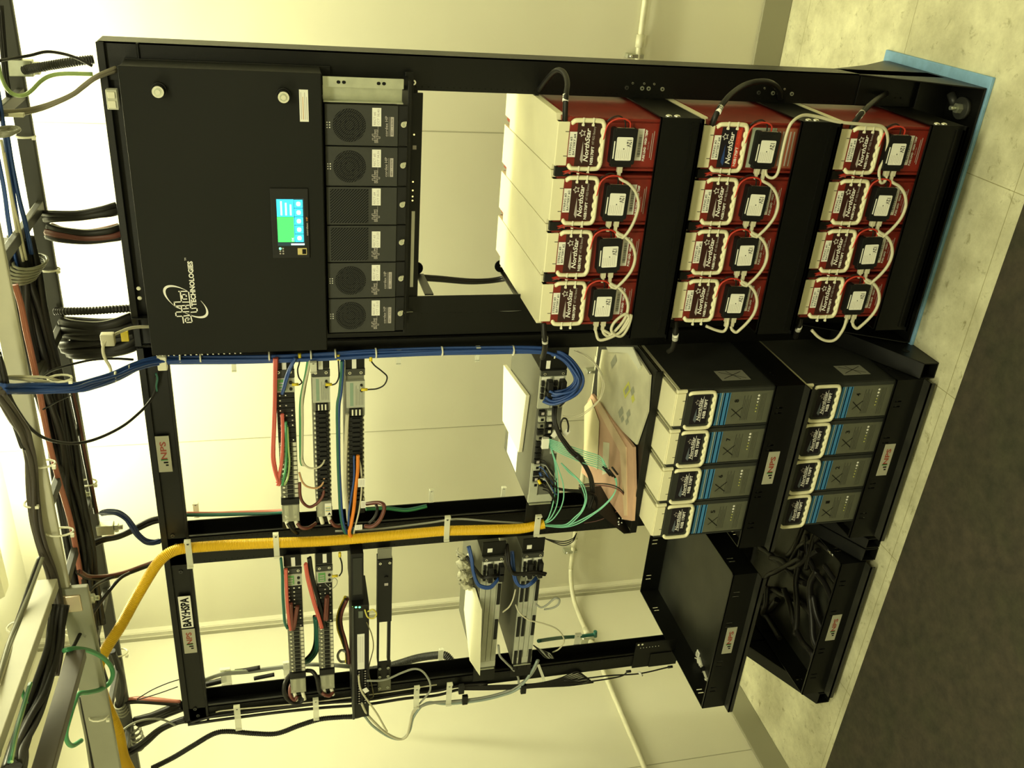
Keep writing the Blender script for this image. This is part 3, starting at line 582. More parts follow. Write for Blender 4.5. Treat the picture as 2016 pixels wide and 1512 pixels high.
for i in range(17): MB().sphere((-.7462, -.118, 2.188-i*.0135), .0027, STL, n=6).build('hinge_rivet', cb, loc=LCB) if i < 16 else None
for px, py in ((273, 568), (275, 587)): p = at(px, py, -.02); MB().sphere(p, .0055, TIE, (1, .4, 1), 8).build('cap_plug', cb, loc=LCB)
mb = MB(); p = at(221, 196, -.03); mb.box(p.x-.022, p.x+.022, -.034, -.010, p.z-.012, p.z+.012, CLR); mb.box(p.x-.018, p.x-.002, -.038, -.034, p.z-.008, p.z+.008, TIE); mb.box(p.x+.004, p.x+.018, -.038, -.034, p.z-.008, p.z+.008, TIE); pc('terminal_block', mb, .001)
# ------------------------------------------------------------------ fan modules
ch = empty('module_shelf', (-.39, -.05, 1.54), 'black shelf frame holding six fan modules below the cabinet', 'rack shelf'); LCH = (.39, .05, -1.54)
MB().box(-.716, -.060, -.090, .25, 1.555, 1.563, BLK).build('floor_plate', ch, bevel=.001, loc=LCH)
MB().box(-.716, -.050, -.028, -.020, 1.541, 1.562, BLK).build('front_rail', ch, bevel=.001, loc=LCH)
MB().box(-.716, -.712, -.09, .25, 1.563, 1.762, BLK).build('side_plate', ch, loc=LCH)
mb = MB(); mb.box(-.713, -.07, .10, .105, 1.512, 1.544, BLK); mb.build('rear_rail', ch, loc=LCH)
# open slot: galvanised brackets
g = empty('mounting_bracket', (-.085, -.06, 1.585), 'shiny galvanised bracket with oval holes filling the empty slot right of the fan modules', 'bracket'); LG = (.085, .06, -1.585)
mb = MB(); mb.box(-.079, -.056, -.0925, -.090, 1.574, 1.762, SLVR)
for z in (1.726, 1.7135, 1.633, 1.6205): mb.prism(rr(-.0715, -.0640, z-.0045, z+.0045, .0035), -.0929, -.0925, INK)
mb.build('front_flange', g, loc=LG)
mb = MB(); mb.box(-.112, -.080, -.070, -.067, 1.574, 1.762, SLVR); mb.box(-.114, -.111, -.094, -.02, 1.574, 1.762, SLVR); mb.build('side_channel', g, bevel=.001, loc=LG)
FX = [-.117-k*.0985 for k in range(6)]
RT = [('RECT #6', 'CCT 38,40'), ('RECT #5', 'CCT 34,36'), ('RECT #4', 'CCT 30,32'), ('RECT #3', 'CCT 21,23'), ('RECT #2', 'CCT 17,19'), ('RECT #1', 'CCT 13,15')]
FACE = mat('dark_grey_fan_face', (.024, .025, .021), .55, noise=.1, nscale=30, bump=.2, bscale=1500)
wfr = .0955
def f_body():
    mb = MB(); mb.box(-wfr/2, wfr/2, -.0, .26, 0, .173, FACE); mb.box(-wfr/2, wfr/2, .004, .02, -.024, 0, BLK2); return mb
def f_grille():
    mb = MB(); r = .039; cz = .116; cx = .0; mb.cyl((cx, -.0006, cz), (cx, .001, cz), r, INK, 40)
    for i in range(-9, 10):                                        # slanted slats clipped to the circle
        o = i*.0040; h = math.sqrt(max(0, r*r-o*o))-.001
        if h <= .002: continue
        a = Vector((cx, -.0010, cz))+Vector((.7071, 0, .7071))*o; dd = Vector((-.7071, 0, .7071))*h; n = Vector((.7071, 0, .7071))*.0008
        mb.quad(a-dd-n, a+dd-n, a+dd+n, a-dd+n, FACE)
    for q in (.012, .022, .032): mb.tube([(cx+q*math.cos(j*math.pi/12), -.0012, cz+q*math.sin(j*math.pi/12)) for j in range(24)], .0006, BLK2, 4, closed=True)
    return mb
def f_mesh():
    mb = MB(); mb.box(-.043, .043, -.0006, .001, .071, .164, INK)
    for i in range(-24, 25):
        o = i*.0050; L = []
        for t_ in [j*.001-.09 for j in range(181)]:
            x = .7071*o-.7071*t_; z = .1175+.7071*o+.7071*t_
            if -.043 < x < .043 and .071 < z < .164: L.append((x, z))
        if len(L) > 4:
            a = Vector((L[0][0], -.0010, L[0][1])); b = Vector((L[-1][0], -.0010, L[-1][1])); n = Vector((.7071, 0, .7071))*.0011; mb.quad(a-n, b-n, b+n, a+n, FACE)
    return mb
def f_print():
    mb = MB(); y = -.0005; mb.text('cordex HP', (.0, y, .028), .048, .0066, LGR, bold=.01); mb.box(-.024, .022, y-.0001, y+.0003, .0213, .0220, LGR); mb.box(-.024, .022, y-.0001, y+.0003, .0105, .0185, LGR); mb.text('48V - 4.0kW', (-.001, y-.0003, .0145), .040, .0040, FACE); return mb
def f_logo(): mb = MB(); logo(mb, -.040, .0455, .36, -.0005, LGR, False); mb.box(-.015, .0, -.0006, -.0002, .0478, .0484, LGR); return mb
def f_latch(): mb = MB(); mb.cyl((0, .004, -.012), (0, -.009, -.012), .0066, STL, 16); mb.cyl((0, -.009, -.012), (0, -.010, -.012), .0038, SLVR, 12); mb.box(.001, .0070, -.004, .004, -.020, -.012, STL); return mb
def f_led(): return MB().sphere((0, 0, 0), .0016, LW, (1, .5, 1), 6)
for k in range(6):
    t = empty('fan_module', (FX[k]-wfr/2, -.100, 1.5865), 'dark grey rectifier module with %s and the sticker %s' % ('a slatted square vent' if k in (2, 3) else 'a round fan grille', RT[k][0].replace(' #', ' ').lower()), 'rectifier module', 'rectifier modules')
    addpart('module_body', f_body, t, .0012); addpart('vent_mesh' if k in (2, 3) else 'fan_grille', f_mesh if k in (2, 3) else f_grille, t)
    if k not in (2, 3):
        addpart('front_print', f_print, t)
        for i in range(2):
            for j in range(3): addpart('indicator_light', f_led, t).location = (.006-j*.006, -.0005, .168-i*.006)
    addpart('module_logo', f_logo, t); addpart('latch_screw', f_latch, t).location = (.006, -.0, 0)
    mb = MB(); xx = .021 if k not in (2, 3) else (.024 if k == 2 else .012); zz = .0515; mb.box(xx-.0215, xx+.0215, -.0014, -.0008, zz-.0107, zz+.0107, WHT); mb.text(RT[k][0], (xx-.003, -.0017, zz+.0045), .030, .0062, LGR, bold=.01); mb.text(RT[k][1], (xx, -.0017, zz-.0045), .037, .0062, LGR, bold=.01); mb.build('sticker', t)
# thin status board under the modules
t = empty('distribution_strip', (-.40, -.02, 1.52), 'narrow black strip with tiny lights and a white marking strip under the fan modules', 'distribution strip'); Lt = (.40, .02, -1.52)
MB().box(-.70, -.10, -.019, -.012, 1.516, 1.5405, BLK2).build('panel', t, loc=Lt)
a, b = at(803, 416, -.02), at(803, 565, -.02); MB().box(b.x, a.x, -.0205, -.019, 1.5290, 1.5375, WHT).build('marking_strip', t, loc=Lt)
for px, py in ((806, 265), (806, 358), (806, 375), (806, 387), (806, 395)): p = at(px, py, -.02); MB().sphere((p.x, -.0195, 1.536), .0022, mat('amber_led', (1, .85, .3), .4, emit=1.2), n=6).build('status_light', t, loc=Lt)
p = at(803, 290, -.02); MB().box(p.x-.005, p.x+.005, -.021, -.019, 1.5295, 1.5390, LGR).build('test_socket', t, loc=Lt)
# black cables tied to the standoff brackets
bundle('power_cable', [(806, 520, .30), (815, 535, .40), (828, 545, .47), (870, 549, .48), (920, 553, .48), (960, 552, .48), (990, 548, .47), (1005, 545, .42), (1030, 560, .38)], 5, 13, RUB, 'black cable of the bundle tied to the brackets behind the battery rack', 'cable', 'black cables on the standoff brackets', seed=4)
cable('thin_wire', [(796, 616, -.09), (806, 614, -.05), (820, 614, -.008), (860, 614, -.008), (900, 612, -.008), (945, 610, -.008), (1000, 612, -.008), (1045, 609, -.008)], 2, GRC, 'thin grey wire running down the left upright of the battery rack', 'cable')
# ------------------------------------------------------------------ grey batteries
def gbody():
    mb = MB(); w = BW/2; mb.box(-w, w, .004, BL, 0, BH-.012, GRYB); mb.box(-w, -w+.004, -.001, .004, 0, .205, GRYB); mb.box(w-.013, w-.001, -.001, .004, 0, .205, GRYB); mb.box(-w+.005, w-.014, .001, .004, 0, .2, GRYL)
    mb.box(-w+.006, w-.006, -.006, .004, .205, .288, GRYB); return mb
def gcover():
    w = .052; mb = MB(); mb.prism([(-w, 0), (w, 0), (w, .012), (w-.002, .014), (w-.002, .53), (-w-.008, .53), (-w-.008, .012), (-w, .012)], BH-.018, BH-.006, CRM, 'z')
    mb.prism([(-w, 0), (w, 0), (w-.003, .17), (w-.012, .2), (w-.012, .53), (-w-.006, .53), (-w-.006, .14), (-w, .12)], BH-.006, BH, CRM, 'z')
    mb.box(-w, w, -.002, .020, BH-.031, BH-.004, CRM)
    for x in (-.029, .029): mb.box(x-.0012, x+.0012, -.0026, .002, BH-.031, BH-.022, INK)
    return mb
def gend():                                                        # clouded trough along the right edge of the cover
    mb = MB(); mb.box(.0502, .0615, .010, .52, BH-.034, BH-.017, mat('clouded_plastic', (.34, .33, .19), .4)); mb.box(.0605, .0632, .004, .52, BH-.034, BH-.004, mat('clear_cream_edge', (.62, .60, .40), .35)); mb.prism(rr(.0520, .0632, -.002, .012, .005), BH-.034, BH-.004, CRM, 'z')
    for yy in (.06, .10): mb.cyl((.0555, yy, BH-.017), (.0555, yy, BH-.013), .005, MATS['clear_cream_edge'], 12)
    return mb
def gbrand():
    mb = MB(); y = -.0066; mb.box(-.046, .048, y, -.0058, BH-.104, BH-.052, NVY); Y_ = y-.0003; star(mb, .026, BH-.068, .0085, Y_, LGR, .0010)
    mb.prism([(-.040, BH-.0695), (-.032, BH-.062), (.006, BH-.0675), (-.032, BH-.0725)], Y_-.0002, Y_, mat('slate_print', (.10, .12, .15), .5))
    mb.text('NorthStar', (.003, Y_, BH-.077), .074, .0105, LW, bold=.015, shear=.25); mb.box(-.038, .044, Y_-.0002, Y_, BH-.0845, BH-.0835, LW); mb.text('NSB 170FT', (.004, Y_, BH-.093), .062, .0095, LW, bold=.03); return mb
def ginfo():
    mb = MB(); y = .0006
    for z, h, m in ((.180, .016, BLUL), (.1865, .0035, mat('pale_blue_print', (.36, .55, .62), .4)), (.150, .022, BLUL), (.1660, .0035, MATS['pale_blue_print']), (.1530, .003, MATS['pale_blue_print']), (.1760, .0015, MATS['pale_blue_print'])): mb.box(-.058, .048, y-.0002, y+.0004, z, z+h, m)
    for i in range(5): mb.box(-.045, .036-(i % 2)*.012, y-.0001, y+.0004, .084+i*.0050, .0852+i*.0050, mat('dark_print', (.035, .036, .028), .6))
    for i in range(6): (mb.cyl((.034-i*.0105, y+.0004, .060), (.034-i*.0105, y-.0003, .060), .0034 if i < 3 else .0022, LW if i < 3 else mat('olive_print', (.45, .45, .12), .5), 10 if i != 2 else 3))
    for i in range(4): mb.box(-.050, .040, y-.0001, y+.0004, .036+i*.0045, .0368+i*.0045, MATS['dark_print'])
    return mb
def cross(num):
    mb = MB(); y = -.0002
    def ln(a, b, w=.0011): a = Vector((a[0], y, a[1])); b = Vector((b[0], y, b[1])); n = (b-a).cross(Vector((0, 1, 0))).normalized()*w; mb.quad(a-n, b-n, b+n, a+n, INK)
    j = num*.0011 % .006; ln((-.034+j, .136), (-.002, .102+j)); ln((-.036, .104), (-.008+j, .140)); mb.text(str(num), (.020, y, .128), .010, .014, INK, bold=.02); return mb
XG, PG, YG = -.834, .129, -.2676
for r_, (zb, nums) in enumerate(((.4985, (8, 7, 6, 5)), (.103, (4, 3, 2, 1)))):
    for k in range(4):
        t = empty('battery', (XG-(k+.5)*PG, YG, zb+.0002), 'grey battery with handwritten cross and number %d, %s in the %s tray' % (nums[k], pos[k], ('upper', 'lower')[r_]), 'battery', 'grey batteries with blue stripes')
        addpart('grey_case', gbody, t, .003, 'case'); addpart('grey_cover', gcover, t, .003, 'cover'); addpart('side_guard', gend, t, .001)
        addpart('handle', handle, t).location = (0, 0, -.004); addpart('grey_brand', gbrand, t, 0, 'front_label'); addpart('grey_info', ginfo, t, 0, 'info_label'); cross(nums[k]).build('handwriting', t)
        if k == 0:
            mb = MB(); w = BW/2; mb.box(w, w+.0006, .045, .105, .07, .16, mat('pale_side_label', (.30, .30, .24), .5))
            def l3(a, b): a = Vector((w+.001, *a)); b = Vector((w+.001, *b)); n = (b-a).cross(Vector((1, 0, 0))).normalized()*.0012; mb.quad(a-n, b-n, b+n, a+n, INK)
            l3((.055, .08), (.095, .15)); l3((.095, .08), (.055, .15)); l3((.05, .10), (.10, .125)); mb.build('side_label', t)
# ------------------------------------------------------------------ bay equipment
LGT = mat('light_grey_face_plate', (.42, .43, .35), .5, noise=.08, nscale=30); LGT2 = mat('grey_chassis', (.19, .19, .145), .5, noise=.08, nscale=10); CLC = mat('clear_polycarbonate', (.5, .5, .38), .2, alpha=.55)
def X_(py, Y, px=600): return at(px, py, Y).x
def thing(name, x, y, z, label, cat, group=None): t = empty(name, (x, y, z), label, cat, group); return t, (-x, -y, -z)
def fuse_panel(zb, zt, px, right, left, Y, segs, label, tab, screws, xin, xleft):
    xr, xl = X_(right, Y, px), X_(left, Y, px); t, L = thing('fuse_panel', (xr+xl)/2, Y, zb, label, 'fuse panel', 'fuse panels'); h = zt-zb
    MB().box(xl+.03, xr-.035, Y+.003, Y+.19, zb+.001, zt-.001, LGT2).build('chassis', t, bevel=.001, loc=L)
    MB().box(X_(right+22, Y, px), xr, Y-.001, Y+.004, zb, zt, BLK).build('mounting_ear', t, bevel=.001, loc=L); MB().box(xl-.02, xl+.035, Y-.001, Y+.004, zb, zt, BLK).build('mounting_ear', t, bevel=.001, loc=L)
    a = at(*tab[:2], Y); MB().box(a.x-.020, a.x+.014, Y-.0022, Y-.001, a.z-.006, a.z+.006, WHT).build('marking_label', t, loc=L)
    for s in screws: x = X_(s, Y, px); bolts(t, L, [(x, Y-.004, zb+h*.2, .0045, STL), (x, Y-.004, zt-h*.2, .0045, STL)], 'screw')
    for a, b, kind in segs:
        x0, x1 = X_(b, Y, px), X_(a, Y, px); n = max(1, int((x1-x0)/.0155))
        if kind == 'bracket': MB().box(x0, x1, Y-.005, Y+.004, zb-.001, zt+.001, DRK).build('bracket', t, bevel=.001, loc=L)
        elif kind == 'face':
            mb = MB(); mb.box(x0, x1, Y-.008, Y+.003, zb, zt, LGT); mb.box(x0+.006, x1-.005, Y-.0084, Y-.008, zb+h*.62, zb+h*.80, mat('faint_green_print', (.22, .32, .24), .5))
            for i in range(5): mb.box(x0+.008, x1-.014-(i % 2)*.01, Y-.0084, Y-.008, zb+h*.10+i*h*.09, zb+h*.10+i*h*.09+.0012, mat('grey_ink', (.16, .17, .14), .6))
            mb.build('face_plate', t, bevel=.0008, loc=L)
            for f in (.55, .25): MB().cyl((x1-.012-(.55-f)*.06, Y-.008, zb+.010), (x1-.012-(.55-f)*.06, Y-.013, zb+.010), .0035, BLK2, 10).build('ground_stud', t, loc=L)
        elif kind == 'window':
            mb = MB(); mb.box(x0, x1, Y-.008, Y+.003, zb, zt, LGT); mb.box(x0+.006, x1-.004, Y-.009, Y-.008, zb+h*.45, zb+h*.88, PCB)
            for i in range(3): mb.box(x0+.010+i*.009, x0+.014+i*.009, Y-.0098, Y-.009, zb+h*.52, zb+h*.8, LGR)
            mb.build('circuit_window', t, loc=L)
            for f in (.25, .7): MB().cyl((x0+(x1-x0)*f, Y-.008, zb+h*.2), (x0+(x1-x0)*f, Y-.012, zb+h*.2), .0045, BLK2, 10).build('thumb_screw', t, loc=L)
        elif kind == 'block':
            mb = MB(); mb.box(x0, x1, Y-.006, Y+.003, zb, zt, LGT2); mb.box(x0+.002, x1-.002, Y-.012, Y-.006, zb+h*.15, zb+h*.85, BLK2)
            for i in range(3): mb.box(x0+.004, x1-.004, Y-.013, Y-.012, zb+h*(.24+.2*i), zb+h*(.32+.2*i), TIE)
            mb.build('alarm_block', t, loc=L)
        elif kind == 'conn':
            for i in range(n):
                w = (x1-x0)/n; xa = x0+i*w; mb = MB(); mb.box(xa+.0008, xa+w-.0008, Y-.014, Y+.003, zb+h*.14, zb+h*.86, BLK2); mb.box(xa+.002, xa+w-.004, Y-.019, Y-.014, zb+h*.28, zb+h*.70, BLK2)
                mb.box(xa+.004, xa+w-.005, Y-.008, Y-.002, zb+h*.88, zb+h*.97, TIE); mb.box(xa+.004, xa+w-.005, Y-.008, Y-.002, zb+h*.03, zb+h*.12, TIE); mb.build('fuse_connector', t, bevel=.0006, loc=L)
        elif kind == 'fuses':
            rnd = random.Random(int(a*10))
            for i in range(n):
                w = (x1-x0)/n; xa = x0+i*w; mb = MB(); mb.box(xa+.0008, xa+w-.0008, Y-.010, Y+.003, zb+h*.05, zb+h*.97, BLK2)
                for j in range(3):
                    if rnd.random() < .75: mb.sphere((xa+w*.5, Y-.0105, zb+h*(.18+.3*j)), .0028, rnd.choice((STL, TIE, LGR)), (1, .5, 1), 6)
                mb.build('fuse_holder', t, bevel=.0006, loc=L)
        elif kind == 'strip':
            for i in range(n):
                w = (x1-x0)/n; xa = x0+i*w; mb = MB(); mb.box(xa+.0012, xa+w-.0012, Y-.008, Y+.003, zb+h*.03, zb+h*.97, LGT2); mb.box(xa+.0035, xa+w-.0035, Y-.012, Y-.008, zb+h*.30, zb+h*.62, BLK2); mb.cyl((xa+w*.5, Y-.008, zb+h*.80), (xa+w*.5, Y-.012, zb+h*.80), .0035, STL, 8); mb.box(xa+.002, xa+w-.002, Y-.0085, Y-.008, zb+h*.05, zb+h*.22, ALU); mb.build('terminal', t, loc=L)
        elif kind == 'cap': MB().box(x0, x1, Y-.016, Y+.003, zb, zt, BLK2).build('end_cap', t, bevel=.001, loc=L)
        elif kind == 'clear':
            mb = MB(); mb.box(x0, x1, Y-.020, Y+.003, zb+.002, zt-.002, CLC); mb.build('clear_cover', t, bevel=.001, loc=L)
            for f in (.27, .73): mb = MB(); mb.box(x0+.004, x1-.006, Y-.012, Y-.002, zb+h*f-.006, zb+h*f+.006, SLVR); mb.cyl((x0+.014, Y-.012, zb+h*f), (x0+.014, Y-.017, zb+h*f), .005, STL, 8); mb.build('terminal_bar', t, loc=L)
        elif kind == 'warn':
            mb = MB(); mb.box(x0, x1, Y-.0215, Y-.0205, zb+.004, zb+h*.48, WHT)
            for i in range(7): mb.box(x0+.014+i*.003, x0+.0152+i*.003, Y-.0219, Y-.0215, zb+.006, zb+h*.44, (YLT, INK, mat('teal_ink', (.1, .4, .4), .5))[i % 3])
            mb.prism([(x0+.003, zb+.005), (x0+.012, zb+.010), (x0+.003, zb+.016)], Y-.0219, Y-.0215, INK); mb.build('warning_label', t, loc=L)
        elif kind == 'lugs':
            for f in (.22, .72): z = zb+h*f; MB().cyl((x1, Y-.014, z+.002), (x0, Y-.018, z-.004), .0062, TIE, 10).build('cable_lug', t, loc=L)
    return t
fuse_panel(1.853, 1.906, 560, 703, 1030, -.020, [(727, 742, 'bracket'), (742, 770, 'window'), (770, 868, 'fuses'), (868, 978, 'strip'), (978, 988, 'cap'), (988, 1020, 'clear'), (1020, 1032, 'lugs')], 'fuse panel with pinkish red wires, uppermost of three in the middle bay', (559, 716), [731], None, None)
fuse_panel(1.757, 1.805, 630, 703, 1018, -.020, [(727, 740, 'bracket'), (740, 790, 'face'), (790, 806, 'block'), (806, 980, 'conn'), (980, 1010, 'clear'), (984, 1008, 'warn'), (1010, 1024, 'lugs')], 'fuse panel with a warning sticker, second of three in the middle bay', (631, 718), [732], None, None)
fuse_panel(1.660, 1.712, 700, 703, 1000, -.020, [(725, 738, 'bracket'), (748, 800, 'face'), (800, 816, 'block'), (816, 985, 'conn')], 'fuse panel with blue and orange wires, lowest of three in the middle bay', (697, 715), [732], None, None)
fuse_panel(1.855, 1.908, 575, 1092, 1358, -.020, [(1118, 1128, 'bracket'), (1128, 1150, 'window'), (1150, 1232, 'fuses'), (1232, 1320, 'strip'), (1320, 1330, 'cap'), (1330, 1356, 'clear'), (1358, 1372, 'lugs')], 'fuse panel with clear end terminals, upper one of the two in the leftmost bay', (577, 1104), [1122], None, None)
fuse_panel(1.761, 1.811, 640, 1088, 1350, -.020, [(1112, 1122, 'bracket'), (1122, 1144, 'window'), (1144, 1222, 'fuses'), (1222, 1312, 'strip'), (1312, 1322, 'cap'), (1322, 1348, 'clear'), (1350, 1362, 'lugs')], 'fuse panel with brown wires across it, lower one of the two in the leftmost bay', (639, 1097), [1116], None, None)
# black monitoring unit reaching past the left upright
t, L = thing('monitoring_unit', -1.85, -.09, 1.64, 'long black monitoring unit with green lights and a white label in the leftmost bay', 'monitoring unit')
mb = MB(); mb.box(-1.66, -1.475, -.060, .10, 1.667, 1.706, BLK2); mb.build('display_half', t, bevel=.002, loc=L); MB().box(-1.635, -1.49, -.0615, -.060, 1.672, 1.700, mat('dark_glass', (.008, .010, .010), .15)).build('dark_window', t, loc=L)
mb = MB(); mb.box(-2.155, -1.66, -.085, .06, 1.652, 1.706, BLK2); mb.box(-2.155, -1.66, -.092, -.085, 1.700, 1.708, DRK); mb.build('connector_half', t, bevel=.002, loc=L)
a, b = at(709, 1249, -.087), at(709, 1318, -.087); mb = MB(); mb.box(b.x, a.x, -.0864, -.085, 1.667, 1.690, WHT)
for i in range(3): mb.box(b.x+.03, a.x-.01, -.0868, -.0864, 1.672+i*.006, 1.6732+i*.006, LGR)
mb.build('white_label', t, loc=L)
mb = MB(); a = at(706, 1210, -.087); mb.box(a.x-.015, a.x+.012, -.0864, -.085, 1.672, 1.686, mat('lcd_grey', (.10, .12, .10), .3)); mb.build('small_display', t, loc=L)
for i in range(3): p = at(694+i*7, 1196, -.087); MB().sphere((p.x, -.086, p.z), .0035, LED if i else mat('lime_led', (.4, 1, .1), .4, emit=3), (1, .5, 1), 8).build('status_light', t, loc=L)
for i in range(14):
    for j in range(2): mb = MB(); x = at(705, 1322+i*4.8, -.087).x; mb.box(x-.004, x+.003, -.0885, -.085, 1.660+j*.020, 1.672+j*.020, INK); mb.box(x-.0025, x+.0015, -.0890, -.0885, 1.663+j*.020, 1.667+j*.020, LGR); mb.build('connector_socket', t, loc=L)
# blank filter plate
t, L = thing('filter_panel', -1.8, -.02, 1.57, 'black plate with an open frame half below the monitoring unit in the leftmost bay', 'panel'); Y = -.022
xa, xb, xc, xd, xe, xf = [X_(v, Y, 757) for v in (1080, 1100, 1222, 1302, 1330, 1358)]
MB().box(xb, xa, Y, Y+.004, 1.575, 1.620, LGT2).build('end_plate', t, bevel=.001, loc=L); MB().box(xc, xb, Y-.006, Y+.03, 1.573, 1.620, BLK2).build('plate', t, bevel=.001, loc=L)
for z in (1.575, 1.613): MB().box(xd, xc, Y-.002, Y+.02, z, z+(.006 if z > 1.6 else .010), BLK2).build('frame_bar', t, loc=L)
MB().box(xf, xd, Y, Y+.004, 1.572, 1.618, BLK).build('end_plate', t, bevel=.001, loc=L); MB().box(xf, X_(1338, Y, 757), Y-.003, Y, 1.572, 1.616, mat('olive_plate', (.10, .10, .06), .5)).build('mounting_ear', t, loc=L)
bolts(t, L, [(X_(s, Y, 757), Y-.006, z, .0045, STL) for s in (1106,) for z in (1.582, 1.612)]+[(X_(s, Y, 757), Y-.003, z, .0045, SLVR) for s in (1314, 1330, 1352) for z in (1.582, 1.610)], 'screw')
p = at(760, 1134, Y); MB().cyl((p.x, Y-.006, p.z), (p.x, Y-.012, p.z), .006, BLK2, 12).build('knob', t, loc=L); p = at(760, 1148, Y); MB().box(p.x-.005, p.x+.005, Y-.0068, Y-.006, p.z-.006, p.z+.006, LGR).build('square_mark', t, loc=L)
# chassis units
def chassis(xr, xl, zb, zt, Y, depth, label, ears, mods, strips, name='radio_unit'):
    t, L = thing(name, (xr+xl)/2, Y, zb, label, 'electronics chassis', 'electronics chassis units'); h = zt-zb
    MB().box(xl, xr, Y+.004, Y+depth, zb, zt, mat('dark_chassis_steel', (.085, .085, .06), .5, noise=.1, nscale=8)).build('housing', t, bevel=.001, loc=L)
    for x0, x1 in ears: MB().box(x0, x1, Y, Y+.004, zb-.002, zt+.002, BLK).build('mounting_ear', t, bevel=.001, loc=L)
    w = xr-xl; xm = xr-.018; MB().box(xm, xr, Y-.008, Y+.004, zb, zt, DRK).build('bracket', t, bevel=.001, loc=L)
    bolts(t, L, [(xr-.009, Y-.008, zb+.012, .0045, STL), (xr-.009, Y-.008, zt-.012, .0045, STL)], 'screw')
    for i in range(2):                                             # two plug-in modules, one above the other
        z0, z1 = zb+h*.5*i+.001, zb+h*.5*(i+1)-.001; mb = MB(); mb.box(xm-mods, xm-.001, Y-.004, Y+.004, z0, z1, LGT); mb.box(xm-.022, xm-.004, Y-.0045, Y-.004, z0+h*.08, z1-.004, WHT); mb.build('module', t, bevel=.0006, loc=L)
        for j in range(3): MB().box(xm-.030-j*.022, xm-.014-j*.022, Y-.014, Y-.004, z1-h*.16, z1-h*.04, BLK2).build('connector', t, bevel=.001, loc=L)
        for j in range(2): MB().box(xm-.046-j*.026, xm-.010-j*.026, Y-.030, Y-.004, z0+.002, z0+h*.24, BLK2).build('power_plug', t, bevel=.002, loc=L)
    strips(t, L, xm-mods-.002, xl, Y, zb, zt)
    MB().box(xl+.002, xl+.030, Y-.004, Y+.004, zb, zt, LGT).build('end_bracket', t, bevel=.001, loc=L); MB().box(xl-.004, xl, Y-.010, Y+.006, zb+.004, zt-.004, SLVR).build('pull_handle', t, bevel=.001, loc=L)
    return t, L
def s_router(t, L, x1, x0, Y, zb, zt):
    h = zt-zb; MB().box(x0+.03, x1, Y, Y+.004, zb, zt, mat('back_plate_grey', (.12, .12, .10), .5)).build('back_plate', t, loc=L)  # plain dark grey plate behind the ports
    rnd = random.Random(5)
    for i in range(2):
        for j in range(13):
            x = x1-.012-j*.0215; z = zb+h*(.34+.33*i)
            if i == 0 and 5 < j < 9: continue
            mb = MB(); mb.box(x-.009, x+.008, Y-.010, Y+.001, z, z+h*.24, rnd.choice((BLK2, BLK2, LGT, LGT2))); mb.box(x-.005, x+.004, Y-.012, Y-.010, z+.004, z+h*.16, rnd.choice((INK, LGR, ALU))); mb.build('port', t, bevel=.0005, loc=L)
    MB().box(x1-.16, x1-.075, Y-.006, Y, zb+h*.02, zb+h*.30, LGT).build('blank_plate', t, loc=L); MB().box(x0+.03, x0+.15, Y-.006, Y, zb+h*.66, zt-.001, LGT).build('blank_plate', t, loc=L)
def s_strips(t, L, x1, x0, Y, zb, zt, dark=False):
    h = (zt-zb)/4
    for i in range(4):
        z = zb+i*h; mb = MB(); mb.box(x0+.03, x1, Y-.003, Y+.004, z+.0008, z+h-.0008, LGT); 
        for j in range(3): mb.box(x1-.03-j*.1, x1-.012-j*.1, Y-.0034, Y-.003, z+h*.35, z+h*.55, LGR)
        mb.build('front_blade', t, bevel=.0005, loc=L)
        if (dark and i != 1) or i == 0:
            for j in range(3 if dark else 2): MB().box(x1-.10-j*.155, x1-.012-j*.155, Y-.007, Y-.003, z+h*.2, z+h*.82, BLK2).build('port_row', t, bevel=.0006, loc=L)
            MB().cyl((x1-.19, Y-.003, z+h*.5), (x1-.19, Y-.006, z+h*.5), .0055, INK, 10).build('round_socket', t, loc=L)
ra, La = chassis(-.872, -1.345, 1.070, 1.150, -.040, .33, 'grey router chassis with a cream writing pad on top in the middle bay', [(-.872, -.800), (-1.425, -1.345)], .11, s_router, 'router')
MB().box(-.868, -.842, -.0415, -.040, 1.122, 1.134, WHT).build('marking_label', ra, loc=La)
a = at(1040, 938, 0); MB().box(-1.335, -1.245, .12, .25, 1.150, 1.1505, WHT).build('top_label', ra, loc=La)
rb, Lb = chassis(-1.545, -2.035, 1.210, 1.283, -.040, .30, 'light grey radio chassis with a sheet of paper on top in the leftmost bay', [(-1.545, -1.490), (-2.10, -2.035)], .085, s_strips)
rc, Lc = chassis(-1.545, -2.035, 1.078, 1.148, -.040, .30, 'light grey radio chassis with many black ports, lower of the pair in the leftmost bay', [(-1.545, -1.490), (-2.10, -2.035)], .085, lambda *a: s_strips(*a, dark=True))
for t, L, z in ((rb, Lb, 1.262), (rc, Lc, 1.130)): MB().box(-1.53, -1.515, -.0415, -.040, z-.010, z+.006, WHT).build('marking_label', t, loc=L)
